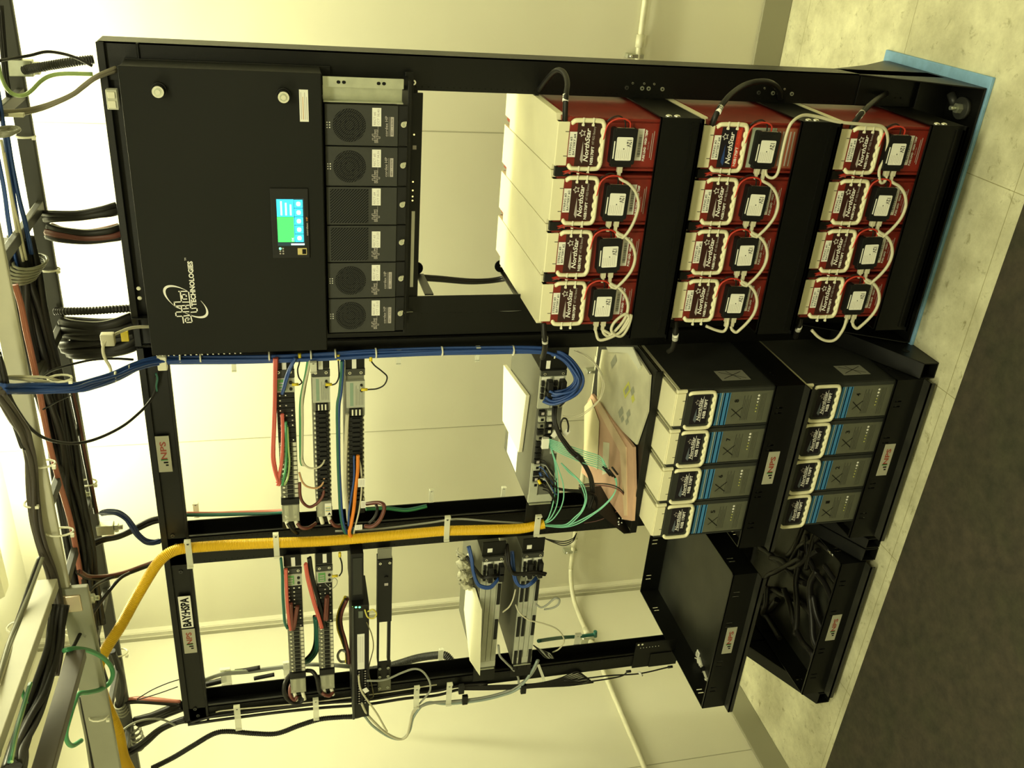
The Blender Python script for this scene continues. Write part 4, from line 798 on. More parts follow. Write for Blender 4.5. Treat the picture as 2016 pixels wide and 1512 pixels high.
# pad, paper, bubble wrap
P = [atz(998, 718, 1.152), atz(1043, 778, 1.152), atz(1028, 890, 1.152), atz(996, 828, 1.152)]; n = Vector((0, 0, 1))
mb = MB(); mb.hexa(P+[p+n*.012 for p in P], mat('cream_paper_pad', (.80, .77, .56), .6))
for i in range(3): mb.hexa([p+n*(.0035*i+.002) for p in [P[1]+Vector((.001, -.001, 0)), P[2]+Vector((0, -.001, 0)), P[2], P[1]]]+[p+n*(.0035*i+.0026) for p in [P[1]+Vector((.001, -.001, 0)), P[2]+Vector((0, -.001, 0)), P[2], P[1]]], LGR)
tag(mb.build('writing_pad', bevel=.001), 'thick cream writing pad lying on top of the router chassis', 'writing pad')
q = [atz(918, 1150, 1.287), atz(936, 1158, 1.287), atz(949, 1200, 1.287), atz(945, 1330, 1.287), atz(925, 1300, 1.287), atz(914, 1200, 1.287)]
mb = MB(); mb.add(q+[p+n*.0012 for p in q], [(0, 1, 2, 3, 4, 5)[::-1], (6, 7, 8, 9, 10, 11)]+[(i, (i+1) % 6, 6+(i+1) % 6, 6+i) for i in range(6)], mat('cream_card', (.74, .72, .54), .6)); tag(mb.build('paper_sheet'), 'cream sheet of paper on top of the upper radio chassis in the leftmost bay', 'paper')
mb = MB(); rnd = random.Random(2); NX, NY = 34, 14; G_ = []
a_, b_, c_, d_ = at(901, 1082, .02), at(903, 1150, .02), at(926, 1086, .10), at(934, 1152, .10)
for i in range(NX+1):
    for j in range(NY+1):
        u, v = i/NX, j/NY; p = a_.lerp(b_, u).lerp(c_.lerp(d_, u), v); G_.append(p+Vector((rnd.uniform(-.004, .004), -.03*math.sin(v*math.pi)+rnd.uniform(-.008, .008), rnd.uniform(-.005, .005)+.006*math.sin(u*19))))
mb.add(G_, [(i*(NY+1)+j, i*(NY+1)+j+1, (i+1)*(NY+1)+j+1, (i+1)*(NY+1)+j) for i in range(NX) for j in range(NY)], mat('clear_bubble_film', (.74, .72, .55), .22, alpha=.75), True)
bw = mb.build('bubble_wrap'); so = bw.modifiers.new('solid', 'SOLIDIFY'); so.thickness = .0012; tag(bw, 'crumpled clear bubble wrap above the upper radio chassis in the leftmost bay', 'packaging', kind='stuff')
# document shelf over the grey batteries
t, L = thing('document_shelf', -1.11, -.16, .832, 'black shelf above the grey batteries holding a pink folder and bagged papers', 'shelf')
MB().box(-1.40, -.826, -.165, .33, .832, .836, BLK).build('plate', t, bevel=.001, loc=L); MB().box(-1.40, -.826, -.168, -.165, .820, .842, BLK).build('front_lip', t, bevel=.001, loc=L)
mb = MB(); mb.prism([(-.165, .836), (-.165, .86), (.0, .93), (.10, .93), (.10, .836)], -1.403, -1.400, BLK, 'x'); mb.build('side_plate', t, loc=L)
for px, py in ((1240, 1006), (1249, 1009), (1231, 1024), (1240, 1030), (1228, 1037)): p = at(px, py, -.10); MB().sphere((-1.398, -.10-(py-1015)*.001, .85+(1240-px)*.001), .004, STL, n=6).build('screw', t, loc=L)
def slab(pts, z, h, m, nm, par=None):
    Q = [atz(a, b, z) for a, b in pts]; N = len(Q); mb = MB(); mb.add(Q+[p+n*h for p in Q], [tuple(range(N))[::-1], tuple(range(N, 2*N))]+[(i, (i+1) % N, N+(i+1) % N, N+i) for i in range(N)], m); return mb.build(nm, par), Q
PAPR = mat('document_paper', (.60, .58, .42), .55, noise=.18, nscale=12)
o, Q = slab([(1188, 688), (1252, 690), (1283, 738), (1278, 810), (1256, 875), (1215, 835), (1178, 790), (1180, 735)], .838, .006, PAPR, 'document_bag'); tag(o, 'clear bag of white documents with yellow highlighter marks on the black shelf', 'documents')
def patch(px, py, w, h, z, m, par, ang=-.6):
    c = atz(px, py, z); mb = MB(); u = Vector((math.cos(ang), math.sin(ang), 0)); v = Vector((-math.sin(ang), math.cos(ang), 0)); mb.quad(c-u*w-v*h, c+u*w-v*h, c+u*w+v*h, c-u*w+v*h, m); mb.build('printed_block', par)
YH = mat('highlighter_patch', (.62, .62, .12), .6); GP = mat('pale_grey_print', (.33, .34, .26), .6)
for px, py, w, h, m in ((1208, 712, .028, .012, GP), (1234, 768, .030, .016, YH), (1234, 768, .020, .008, GP), (1245, 770, .014, .010, GP), (1246, 785, .012, .010, YH), (1222, 812, .02, .012, GP), (1237, 815, .015, .010, GP), (1234, 830, .012, .008, GP), (1225, 825, .012, .008, GP)): patch(px, py, w, h, .8446+(.0004 if m is GP else 0), m, o)
c = slab([(1196, 683), (1247, 683), (1264, 720), (1260, 728), (1238, 695), (1200, 693)], .846, .004, CLR, 'clear_folder_edge')[0]; tag(c, 'clear plastic folder corner sticking out under the left upright of the battery rack', 'folder')
PK = mat('faded_pink_card', (.55, .34, .23), .6, noise=.15, nscale=8); PKP = mat('pale_pink_card', (.62, .46, .30), .6, noise=.12, nscale=8)
o, Q = slab([(1162, 790), (1170, 775), (1252, 880), (1254, 960), (1250, 1025), (1232, 1022), (1185, 960), (1150, 930)], .840, .010, PK, 'folder'); tag(o, 'faded pink card folder with a clear spine lying on the black shelf', 'folder')
slab([(1170, 790), (1182, 792), (1234, 880), (1236, 1015), (1230, 1015), (1222, 890)], .8505, .003, PKP, 'spine', o)
slab([(1188, 870), (1200, 872), (1198, 930), (1186, 935)], .8505, .001, PAPR, 'white_tab', o)
for k, pp in enumerate(([(1151, 800), (1164, 785), (1180, 830), (1176, 925), (1150, 905)],)): oo, _ = slab(pp, .852, .001, mat('cream_sleeve', (.62, .56, .36), .4), 'paper_sleeve'); tag(oo, 'cream paper sleeve half covering the pink folder', 'paper')
# ------------------------------------------------------------------ cable clips (clear plastic straps)
def clip(px, py, w, h, Y, label, tilt=0):
    c = at(px, py, Y); s = (c-CAM).dot(FWD)/FPX; a, b = h*s/2, w*s/2; t = empty('cable_clip', c, label, 'cable clip', 'clear plastic cable clips'); t.rotation_euler = (0, tilt, 0)
    mb = MB(); mb.box(-a, a, -.0015, .0015, -b, b, CLR); mb.box(a*.86, a, -.012, .0015, -b, b, CLR); mb.box(-a, -a*.86, -.006, .0015, -b, b, CLR); mb.build('strap', t, bevel=.0008)
    MB().cyl((a*.7, -.0015, 0), (a*.7, -.004, 0), .0035, DRK, 8).build('rivet', t)
for v in ((372, 1090, 12, 70, -.068, 'on the yellow conduit at the top of the upright'), (544, 1073, 11, 62, -.066, 'on the yellow conduit beside the upper fuse panels'), (880, 1040, 11, 62, -.064, 'on the yellow conduit half way down the upright'), (1058, 1034, 12, 52, -.062, 'at the lower end of the yellow conduit'),
          (468, 1412, 12, 68, -.045, 'holding black cables at the top of the leftmost upright'), (622, 1395, 11, 60, -.045, 'holding black hose beside the leftmost fuse panels'), (820, 1372, 11, 62, -.045, 'on the leftmost upright beside grey cables'), (884, 1366, 11, 62, -.045, 'on the leftmost upright just above the radio units'),
          (445, 1330, 20, 45, .092, 'behind the leftmost bay near its top'), (564, 1316, 12, 42, .092, 'behind the leftmost fuse panels'), (868, 1288, 10, 34, .092, 'behind the leftmost bay half way down'), (1136, 1262, 12, 42, .092, 'behind the leftmost bay near the conduit'),
          (386, 1003, 11, 36, .09, 'on the middle upright near its top'), (849, 975, 9, 32, .09, 'on the middle upright below the fuse panels'), (991, 970, 9, 32, .09, 'on the middle upright above the router'), (460, 716, 9, 34, -.02, 'holding blue cables below the first fuse panel'), (785, 702, 9, 34, -.02, 'holding blue cables beside the battery rack'), (940, 696, 9, 34, -.02, 'holding blue cables above the router'), (617, 722, 13, 26, -.045, 'holding blue cables at the fuse panels')):
    clip(v[0], v[1], v[2], v[3], v[4], 'clear plastic cable clip '+v[5])
# ------------------------------------------------------------------ cables in the bays
bundle('data_cable', [(2, 765, -.42), (30, 766, -.39), (60, 766, -.36), (100, 766, -.34), (150, 764, -.30), (185, 755, -.25), (225, 742, -.18), (270, 722, -.10), (312, 711, -.045), (360, 710, -.03), (450, 709, -.028), (560, 706, -.028), (650, 702, -.028), (740, 697, -.028), (850, 693, -.028), (950, 691, -.028), (1040, 689, -.028), (1085, 693, -.032), (1115, 708, -.045), (1135, 735, -.06), (1138, 752, -.07), (1128, 768, -.075), (1110, 778, -.075), (1090, 782, -.065), (1078, 776, -.055)], 9, 18, BLU, 'blue data cable of the long bundle running down left of the battery rack', 'cable', 'blue data cables down the upright', k=5, seed=3, spread=1.1, fan=lambda f: 1+max(0, f-.74)*6)
for a, b in ((60, 766), (168, 760), (200, 750), (228, 741), (255, 728), (355, 704), (395, 703), (530, 701), (612, 699), (660, 697), (740, 695), (870, 692), (1010, 690), (1090, 697)):
    p = at(a, b, -.335 if a < 100 else (-.27 if a < 180 else (-.22 if a < 215 else (-.18 if a < 240 else (-.12 if a < 300 else -.028))))); s = (p-CAM).dot(FWD)/FPX
    o = tag(MB().cyl(p-RIGHT*0+Vector((0, 0, -.002)), p+Vector((0, 0, .002)), 10.5*s, TIE, 14).build('cable_tie'), 'white nylon tie round the long blue cable bundle', 'cable tie', 'ties on the blue bundle')
cable('data_cable', [(0, 744, -.40), (30, 745, -.36), (70, 749, -.345), (110, 754, -.31), (150, 757, -.28), (185, 755, -.24), (205, 748, -.20), (217, 735, -.18), (216, 722, -.16), (208, 708, -.15), (203, 692, -.14), (205, 676, -.13), (216, 664, -.12), (235, 654, -.09), (262, 645, -.06), (298, 643, -.03)], 6.5, WHC, 'off white cable crossing the ladder and curling down to the power cabinet')
cable('data_cable', [(0, 741, -.40), (40, 741, -.355), (90, 743, -.34), (120, 750, -.31), (170, 758, -.25), (200, 757, -.21)], 5, WHC, 'second off white cable beside the blue bundle at the ladder')
mb = MB(); p = at(212, 665, -.12); mb.box(p.x-.02, p.x+.012, p.y-.01, p.y+.012, p.z-.016, p.z+.016, WHC); tag(mb.build('cable_adapter', bevel=.003), 'off white cable adapter hanging above the left end of the cabinet', 'cable adapter')
mb = MB(); p = at(246, 661, -.06); mb.box(p.x-.014, p.x+.014, p.y-.006, p.y+.006, p.z-.009, p.z+.009, YLT); tag(mb.build('cable_tag', bevel=.001), 'yellow tag on the cables above the left end of the cabinet', 'tag')
cable('power_cable', [(0, 700, -.42), (18, 775, -.40), (45, 823, -.36), (68, 850, -.33), (100, 867, -.30), (145, 873, -.25), (190, 864, -.2), (240, 840, -.13), (275, 812, -.07), (295, 790, -.035), (304, 772, -.02), (308, 740, -.02)], 6, RUB, 'black cable looping across the ladder and down to the top beam')
cable('power_cable', [(72, 748, -.30), (95, 733, -.22), (118, 724, -.15), (150, 715, -.10), (185, 708, -.08), (225, 706, -.06), (262, 708, -.03)], 5, RUB, 'thin black cable dropping from the ladder to the corner of the middle bay')
cable('power_cable', [(85, 806, -.28), (110, 792, -.22), (140, 778, -.15)], 3.5, RUB, 'short thin black cable between the ladder rails')
tag(MB().box(*[v for p in [at(318, 714, -.04)] for v in (p.x-.02, p.x+.02, -.05, -.03, p.z-.014, p.z+.010)], TIE).build('cable_anchor', bevel=.003), 'white plastic cable anchor at the top of the long blue bundle', 'cable anchor')
cable('ground_cable', [(307, 735, -.035), (310, 745, -.03), (308, 758, -.025), (309, 770, -.02)], 4, GRND, 'short dark green wire hanging under the white cable anchor')
def gcable(pts, w, m, lab, nm='ground_cable'): return cable(nm, pts, w, m, lab, 'cable')
# grounding straps with yellow lugs
for pts, lug, lab in (([(590, 706), (589, 716), (586, 728), (588, 742), (594, 752), (590, 757), (584, 757)], (582, 757), 'short black ground wire with a yellow lug at the upper middle fuse panel'),
                      ([(666, 708), (667, 725), (667, 742), (662, 754), (654, 758)], (648, 757), 'short black ground wire with a yellow lug at the second middle fuse panel'),
                      ([(730, 710), (738, 720), (752, 731), (762, 742), (757, 757), (743, 765), (724, 767)], (718, 767), 'longer curved black ground wire with a yellow lug at the lowest middle fuse panel'),
                      ([(669, 1096), (673, 1110), (673, 1125), (668, 1134)], (660, 1134), 'thin olive ground wire with a yellow lug at the lower leftmost fuse panel')):
    o = gcable([(a, b, -.035) for a, b in pts], 3, RUB, lab); p = at(*lug, -.033); MB().cyl(p+Vector((.0, 0, -.008)), p+Vector((0, 0, .010)), .0042, YLT, 10).build('lug', o); p = at(pts[0][0], pts[0][1]-2, -.034); MB().cyl(p+Vector((-.004, 0, 0)), p+Vector((.012, 0, 0)), .0045, YLT, 10).build('lug', o)
# wires along the fuse panels of the middle bay
bundle('power_wire', [(543, 705), (542, 730), (541, 780), (540, 830), (538, 880), (538, 905), (543, 930), (549, 948), (548, 955)], 3, 9, PNK, 'faded red wire running along the top of the upper middle fuse panel', 'cable', 'faded red wires along the upper fuse panel', Y=-.045, seed=9)
bundle('power_wire', [(556, 815), (557, 850), (556, 890), (554, 915), (549, 940), (546, 950)], 2, 6, PNK, 'faded red wire looping out of the upper middle fuse panel', 'cable', 'faded red loops at the upper fuse panel', Y=-.045, seed=10)
gcable([(563, 830, -.04), (564, 880, -.045), (563, 920, -.045), (558, 945, -.045), (556, 955, -.04)], 5, GRN, 'green wire hanging along the upper middle fuse panel', 'power_wire'); gcable([(566, 840, -.04), (568, 880, -.045), (570, 910, -.045), (567, 940, -.045), (560, 955, -.04)], 4, GRNL, 'pale green wire hanging along the upper middle fuse panel', 'power_wire')
bundle('data_cable', [(582, 704), (578, 712), (570, 728), (563, 748), (559, 765), (556, 775)], 4, 8, BLU, 'blue cable plugged into the upper middle fuse panel', 'cable', 'blue cables at the upper fuse panel', Y=-.045, seed=12)
bundle('power_wire', [(608, 707), (604, 735), (599, 760), (594, 790), (593, 830), (593, 880), (594, 905), (597, 915)], 4, 9, WHC, 'white or green wire between the upper two middle fuse panels', 'cable', 'mixed wires between the upper fuse panels', Y=-.03, ms=[WHC, GRN, GRNL, WHC], seed=13)
gcable([(593, 900, -.035), (600, 915, -.04), (612, 922, -.045), (627, 920, -.045), (636, 912, -.04), (640, 902, -.03)], 4, WHC, 'off white wire looping into the second middle fuse panel', 'power_wire')
gcable([(589, 930, -.035), (595, 948, -.04), (605, 958, -.045), (622, 961, -.045), (634, 954, -.04), (640, 936, -.03)], 4, mat('tan_wire', (.55, .32, .16), .45), 'tan wire looping into the second middle fuse panel', 'power_wire')
gcable([(590, 950, -.035), (591, 975, -.04), (597, 990, -.045), (610, 998, -.045), (625, 990, -.04), (636, 975, -.04), (638, 955, -.03)], 6, BRN, 'brown red wire looping into the second middle fuse panel', 'power_wire')
bundle('power_wire', [(674, 710), (673, 740), (670, 775), (666, 800), (666, 860), (667, 920), (670, 980), (672, 1010), (676, 1035), (682, 1050), (690, 1052), (696, 1040)], 3, 8, BLU, 'blue or green wire looping down beside the lowest middle fuse panel', 'cable', 'blue and green loops at the lowest fuse panel', Y=-.035, ms=[BLU, GRND, BLU], seed=14)
bundle('power_wire', [(684, 815), (682, 860), (680, 920), (680, 960), (684, 1000), (687, 1025), (692, 1030)], 3, 7, WHC, 'off white wire hanging beside the lowest middle fuse panel', 'cable', 'off white wires at the lowest fuse panel', Y=-.04, seed=15)
bundle('power_wire', [(705, 896), (704, 930), (700, 965), (697, 1000), (692, 1030), (688, 1048), (692, 1057)], 2, 6, ORG, 'orange wire hanging from the left end of the lowest middle fuse panel', 'cable', 'orange wires', Y=-.05, seed=16)
gcable([(697, 897, -.045), (697, 940, -.05), (692, 975, -.055), (687, 1010, -.055), (686, 1035, -.05)], 4, BLU, 'blue wire hanging from the left end of the lowest middle fuse panel', 'power_wire')
gcable([(707, 905, -.04), (711, 925, -.045), (712, 960, -.05), (708, 1000, -.05), (700, 1035, -.05), (696, 1052, -.04)], 3.5, WHC, 'off white wire with paper tags at the lowest middle fuse panel', 'power_wire')
for px, py, w, h, lab in ((712, 950, 14, 20, 'upper'), (715, 993, 9, 17, 'middle'), (706, 1038, 14, 12, 'lower')):
    p = at(px, py, -.058); s = (p-CAM).dot(FWD)/FPX; mb = MB(); mb.box(p.x-h*s/2, p.x+h*s/2, -.0590, -.058, p.z-w*s/2, p.z+w*s/2, WHT)
    for i in range(3): mb.box(p.x-h*s*.35, p.x+h*s*.35, -.0594, -.0590, p.z-w*s*.3+i*w*s*.25, p.z-w*s*.3+i*w*s*.25+.0012, LGR)
    tag(mb.build('wire_tag'), '%s of three white paper tags on the wires left of the lowest fuse panel' % lab, 'tag')
# thick red and black feeds at the terminals
def feed(pts, w, m, lab): cable('feed_cable', pts, w, m, lab, 'cable', k=6, n=10)
feed([(566, 1030, -.038), (572, 1038, -.045), (580, 1046, -.04), (586, 1050, -.02)], 7, RUB, 'short black feed leaving the terminals of the upper middle fuse panel')
feed([(585, 1030, -.038), (592, 1038, -.045), (602, 1040, -.045), (612, 1037, -.03), (622, 1030, -.01)], 7, BRN, 'brown red feed leaving the terminals of the upper middle fuse panel')
feed([(650, 1023, -.038), (657, 1033, -.045), (666, 1036, -.04), (676, 1032, -.02)], 7, BRN, 'brown red feed leaving the terminals of the second middle fuse panel')
feed([(718, 1036, -.04), (733, 1036, -.05), (746, 1026, -.05), (755, 1008, -.05), (756, 995, -.04), (748, 990, -.02), (735, 990, 0), (722, 992, .02)], 8, BRN, 'brown cable loop at the foot of the lowest middle fuse panel')
feed([(727, 1030, -.045), (738, 1018, -.045), (743, 1003, -.04), (740, 993, -.01)], 6, RUB, 'black cable loop inside the brown loop at the lowest middle fuse panel')
feed([(582, 1324, .04), (572, 1328, .01), (562, 1342, -.03), (559, 1360, -.045), (565, 1375, -.045), (578, 1384, -.045), (592, 1382, -.04), (598, 1372, -.036)], 8, RUB, 'thick black feed looping round the terminals of the upper leftmost fuse panel')
feed([(577, 1340, .0), (571, 1355, -.02), (572, 1370, -.04), (580, 1378, -.045), (585, 1370, -.04)], 7, BRN, 'brown red feed inside the black loop at the upper leftmost fuse panel')
feed([(604, 1320, -.02), (615, 1322, -.035), (623, 1333, -.045), (626, 1348, -.045), (630, 1362, -.045), (642, 1368, -.045), (652, 1366, -.04), (655, 1360, -.036)], 8, RUB, 'thick black feed between the terminals of the two leftmost fuse panels')
feed([(630, 1358, -.03), (636, 1366, -.05), (648, 1370, -.05), (656, 1362, -.038)], 7, BRN, 'brown red feed at the terminals of the lower leftmost fuse panel')
bundle('power_wire', [(553, 1098), (556, 1130), (557, 1170), (559, 1200), (561, 1225), (566, 1237)], 2, 5, GRND, 'green wire hanging at the upper leftmost fuse panel', 'cable', 'green wires at the leftmost panels', Y=-.04, seed=21)
bundle('power_wire', [(563, 1120), (564, 1150), (566, 1190), (569, 1220), (573, 1240)], 2, 6, PNK, 'faded red wire hanging at the upper leftmost fuse panel', 'cable', 'faded red wires at the leftmost panels', Y=-.045, seed=22)
bundle('power_wire', [(586, 1193), (584, 1205), (581, 1225), (578, 1238)], 2, 7, BRN, 'brown wire looping over the upper leftmost fuse panel', 'cable', 'brown wires at the leftmost panels', Y=-.045, seed=23)
bundle('power_wire', [(573, 1188), (574, 1205), (575, 1225), (577, 1240)], 2, 6, BRN, 'brown wire looping over the upper leftmost fuse panel', 'cable', 'brown wires at the leftmost panels', Y=-.045, seed=24)
bundle('power_wire', [(602, 1110), (606, 1135), (612, 1160), (620, 1190), (628, 1215), (634, 1236)], 3, 8, PNK, 'bright red wire slanting to the lower leftmost fuse panel', 'cable', 'slanting red wires at the leftmost panels', Y=-.045, seed=25)
bundle('power_wire', [(609, 1098), (613, 1125), (620, 1155), (628, 1185), (636, 1215), (640, 1236)], 3, 8, RUB, 'black wire slanting to the lower leftmost fuse panel', 'cable', 'slanting black wires at the leftmost panels', Y=-.035, seed=26)
bundle('power_wire', [(644, 1175), (643, 1195), (642, 1220)], 3, 10, BRN, 'brown wire hanging over the lower leftmost fuse panel', 'cable', 'brown wires at the leftmost panels', Y=-.045, seed=27)
bundle('power_wire', [(622, 1215, 0), (624, 1240, .02), (624, 1265, .04), (618, 1285, .06), (605, 1300, .08), (590, 1308, .12), (560, 1314, .16)], 6, 14, GRND, 'dark green wire curving back behind the leftmost fuse panels', 'cable', 'dark green wires behind the leftmost panels', seed=28, ms=[GRND, GRND, PNK, GRND, RUB, GRND])
for pts in ([(640, 1148), (647, 1155), (655, 1158), (662, 1152), (664, 1144), (659, 1138), (652, 1142)],): gcable([(a, b, -.05) for a, b in pts], 1.6, GRC, 'hair thin grey wire curl at the lower leftmost fuse panel', 'thin_wire')
bundle('splice_cable', [(400, 1338, .05), (440, 1326, .08), (490, 1322, .12), (540, 1315, .14), (590, 1308, .14), (640, 1308, .12), (690, 1312, .08)], 4, 9, GRC, 'grey or white spliced wire running behind the top of the leftmost bay', 'cable', 'spliced wires behind the leftmost bay', seed=29, ms=[WHC, GRC, GRNL, GRC])
for pts, w in (([(462, 1322), (480, 1320), (512, 1314)], 9), ([(395, 1350), (420, 1344), (445, 1338)], 12), ([(500, 1336), (520, 1332), (540, 1328)], 8)): cable('heat_shrink_sleeve', [(a, b, .12) for a, b in pts], w, RUB, 'dark sleeve on the spliced wires behind the leftmost bay', 'cable sleeve', 'dark cable sleeves behind the leftmost bay')
# left of the leftmost bay
for dy, lab in ((0, 'inner'), (9, 'outer')):
    cable('power_cable', [(370, 1424+dy*.3, -.01), (420, 1410+dy, -.01), (480, 1402+dy, -.01), (560, 1392+dy, -.012), (640, 1384+dy, -.012), (720, 1378+dy, -.01), (800, 1366+dy, -.01), (860, 1360+dy, -.008), (905, 1350+dy*.8, -.006), (960, 1345+dy*.6, -.006)], 5.5, RUB, '%s straight black cable running down outside the leftmost upright' % lab)
gcable([(425, 1402, -.01), (450, 1398, -.01), (600, 1384, -.01), (740, 1366, -.01), (860, 1348, -.01)], 2.5, WHC, 'thin white wire running down outside the leftmost upright', 'thin_wire')
def corrug(nm, pts, wpx, m, lab, step=.0055, amp=.11, cat='conduit', n=12):
    C = spline([at(*p) for p in pts], 10); r = pxr(C[len(C)//2], wpx); D = [0]
    for a, b in zip(C, C[1:]): D.append(D[-1]+(b-a).length)
    out = []; s = 0; j = 0
    while s < D[-1]:
        while D[j+1] < s: j += 1
        f = (s-D[j])/max(1e-9, D[j+1]-D[j]); out.append(C[j].lerp(C[j+1], f)); s += step/4
    o = MB().tube(out, r, m, n, rf=lambda i: r*(1+amp*(1 if i % 4 < 2 else -1))).build(nm); return tag(o, lab, cat)
corrug('split_conduit', [(300, 1512, -.02), (340, 1492, -.02), (380, 1468, -.02), (420, 1445, -.02), (450, 1440, -.02), (500, 1444, -.02), (545, 1444, -.02), (590, 1428, -.02), (630, 1416, -.02), (670, 1412, -.02), (700, 1410, -.03), (722, 1402, -.05)], 9.5, RUB, 'black corrugated hose snaking down the wall side of the leftmost upright', .006)
corrug('split_conduit', [(900, 1318, .10), (880, 1292, .14), (860, 1290, .16), (820, 1296, .20), (780, 1308, .22), (740, 1318, .24), (700, 1322, .26)], 14, DRK, 'grey black corrugated hose behind the leftmost bay beside the radio units', .006)
bundle('power_cable', [(255, 1482, .0), (285, 1462, 0), (315, 1436, 0), (345, 1422, 0), (366, 1416, 0)], 4, 18, RUB, 'black cable bending down over the top left corner of the leftmost bay', 'cable', 'black cables at the top left corner', seed=31)
bundle('power_cable', [(270, 1420, .10), (300, 1410, .08), (330, 1398, .06), (360, 1388, .05)], 5, 26, RUB, 'black cable fanning in behind the top of the leftmost bay', 'cable', 'black cables behind the top left corner', seed=32)
cable('data_cable', [(240, 1438, -.10), (262, 1424, -.08), (290, 1416, -.06), (320, 1417, -.04), (345, 1428, -.02)], 4, GRC, 'pale grey cable arching over the top left corner of the leftmost bay')
bundle('feed_cable', [(205, 1390, .10), (240, 1382, .10), (270, 1378, .08), (310, 1380, .06), (355, 1384, .05)], 3, 16, BRN, 'dark red feed cable entering the top of the leftmost bay', 'cable', 'dark red feeds at the top of the leftmost bay', seed=33, ms=[mat('dusty_red_jacket', (.38, .13, .09), .45), RUB, BRN])
for k, pts in enumerate(([(270, 1376), (300, 1358), (330, 1345), (352, 1338)], [(270, 1378), (310, 1366), (350, 1352)])): cable('thin_wire', [(a, b, .05) for a, b in pts], 2.2, RUB, '%s of two thin wires reaching the top of the leftmost bay' % ('upper', 'lower')[k])
# red and brown feeds entering over the middle upright
bundle('feed_cable', [(362, 1012, .06), (420, 1012, .07), (480, 1010, .07), (530, 1008, .06), (562, 1006, .04)], 2, 9, BRN, 'dark red feed cable along the top part of the middle upright', 'cable', 'dark red feeds along the middle upright', seed=34, ms=[mat('dusty_red_jacket', (.38, .13, .09), .45), GRND])
bundle('ground_cable', [(720, 1002, .05), (760, 1000, .06), (800, 1004, .06), (840, 996, .07)], 3, 8, GRN, 'green ground cable along the middle upright below the fuse panels', 'cable', 'green cables along the middle upright', seed=35, ms=[GRND, GRN, RUB])
# the yellow conduit
YP = [(262, 1530, -.25), (243, 1490, -.25), (232, 1440, -.25), (214, 1398, -.23), (200, 1360, -.21), (193, 1325, -.20), (198, 1298, -.20), (212, 1272, -.19), (238, 1232, -.16), (262, 1188, -.13), (287, 1145, -.10), (308, 1112, -.08), (328, 1092, -.065), (350, 1082, -.052), (380, 1078, -.048), (450, 1073, -.046), (540, 1069, -.046), (640, 1065, -.046), (740, 1057, -.046), (840, 1048, -.046), (880, 1045, -.046), (960, 1043, -.046), (1020, 1041, -.046), (1050, 1036, -.046), (1071, 1031, -.046)]
corrug('yellow_conduit', YP, 21, YEL, 'bright yellow corrugated conduit arching from the ladder down the middle upright', .0044, .05, n=14)
cable('data_cable', [(660, 1046, -.02), (740, 1042, -.02), (840, 1030, -.02), (900, 1022, -.02), (960, 1026, -.02), (1030, 1030, -.02)], 4, GRC, 'thin grey cable running beside the yellow conduit')
# aqua fibres out of the yellow conduit
AQ = 'pale aqua fibre fanning out of the lower end of the yellow conduit'
for i, pts in enumerate(([(1068, 1030), (1078, 1022), (1084, 1008), (1088, 995), (1092, 975), (1093, 955), (1094, 935), (1091, 905), (1086, 880)], [(1069, 1031), (1082, 1022), (1090, 1010), (1096, 995), (1099, 975), (1098, 950), (1096, 925), (1091, 905), (1084, 880)], [(1069, 1032), (1086, 1024), (1098, 1010), (1106, 995), (1110, 975), (1108, 950), (1100, 925), (1093, 905), (1086, 885)],
                        [(1070, 1033), (1095, 1034), (1115, 1032), (1132, 1018), (1145, 1005), (1152, 985), (1148, 965), (1138, 945), (1120, 930), (1105, 912)], [(1070, 1034), (1100, 1036), (1120, 1033), (1140, 1015), (1150, 1000), (1155, 980), (1150, 958), (1140, 945), (1122, 928), (1105, 912)],
                        [(1070, 1034), (1105, 1037), (1130, 1030), (1165, 1012), (1185, 998), (1203, 980), (1212, 965), (1213, 950), (1208, 935)], [(1070, 1035), (1110, 1038), (1140, 1030), (1172, 1010), (1192, 994), (1208, 975), (1214, 955), (1212, 940), (1205, 932)])):
    cable('fibre_lead', [(a, b, -.046-(.012 if 2 < j < len(pts)-2 else 0)-.002*i) for j, (a, b) in enumerate(pts)], 2.6, AQU, AQ, 'cable', 'aqua fibres from the yellow conduit', n=6)
for i in range(7):
    y0 = 862+i*3.2; a0 = 1074+i*1.2
    cable('fibre_lead', [(a0, y0, -.05), (1092, 868+i*3, -.075), (1115, 876+i*3.6, -.09), (1150, 888+i*4, -.10), (1180, 898+i*4, -.11), (1190+i*2, 910+i*4, -.12)], 2.2, AQU, 'pale aqua fibre running from the router ports towards the pink folder', 'cable', 'aqua fibres from the router ports', n=6)
for i in range(4): a = at(1187+i*6, 919+i*3-(8 if i > 2 else 0), -.125); b = at(1201+i*5, 936+i*2-(8 if i > 2 else 0), -.125); tag(MB().cyl(a, b, .0032, BLK2, 8).build('fibre_plug'), 'small black fibre plug hanging in front of the pink folder', 'connector', 'black fibre plugs over the folder')
tag(MB().box(*[v for p in [at(1072, 868, -.05)] for v in (p.x-.022, p.x+.014, -.062, -.046, p.z-.012, p.z+.010)], WHT).build('fibre_tag', bevel=.001), 'white tag block where the aqua fibres meet the router', 'tag')
for i, (px, py) in enumerate(((1092, 855), (1102, 853), (1115, 852))):
    p = at(px, py, -.085); mb = MB(); M = Matrix.Translation(p)@Matrix.Rotation(.6, 4, 'Y'); mb.box(-.011, .011, -.0006, .0006, -.008, .008, WHT, M); tag(mb.build('wire_tag'), '%s of three white flag tags in front of the router' % ('leftmost in the photo', 'middle', 'rightmost in the photo')[i], 'tag')
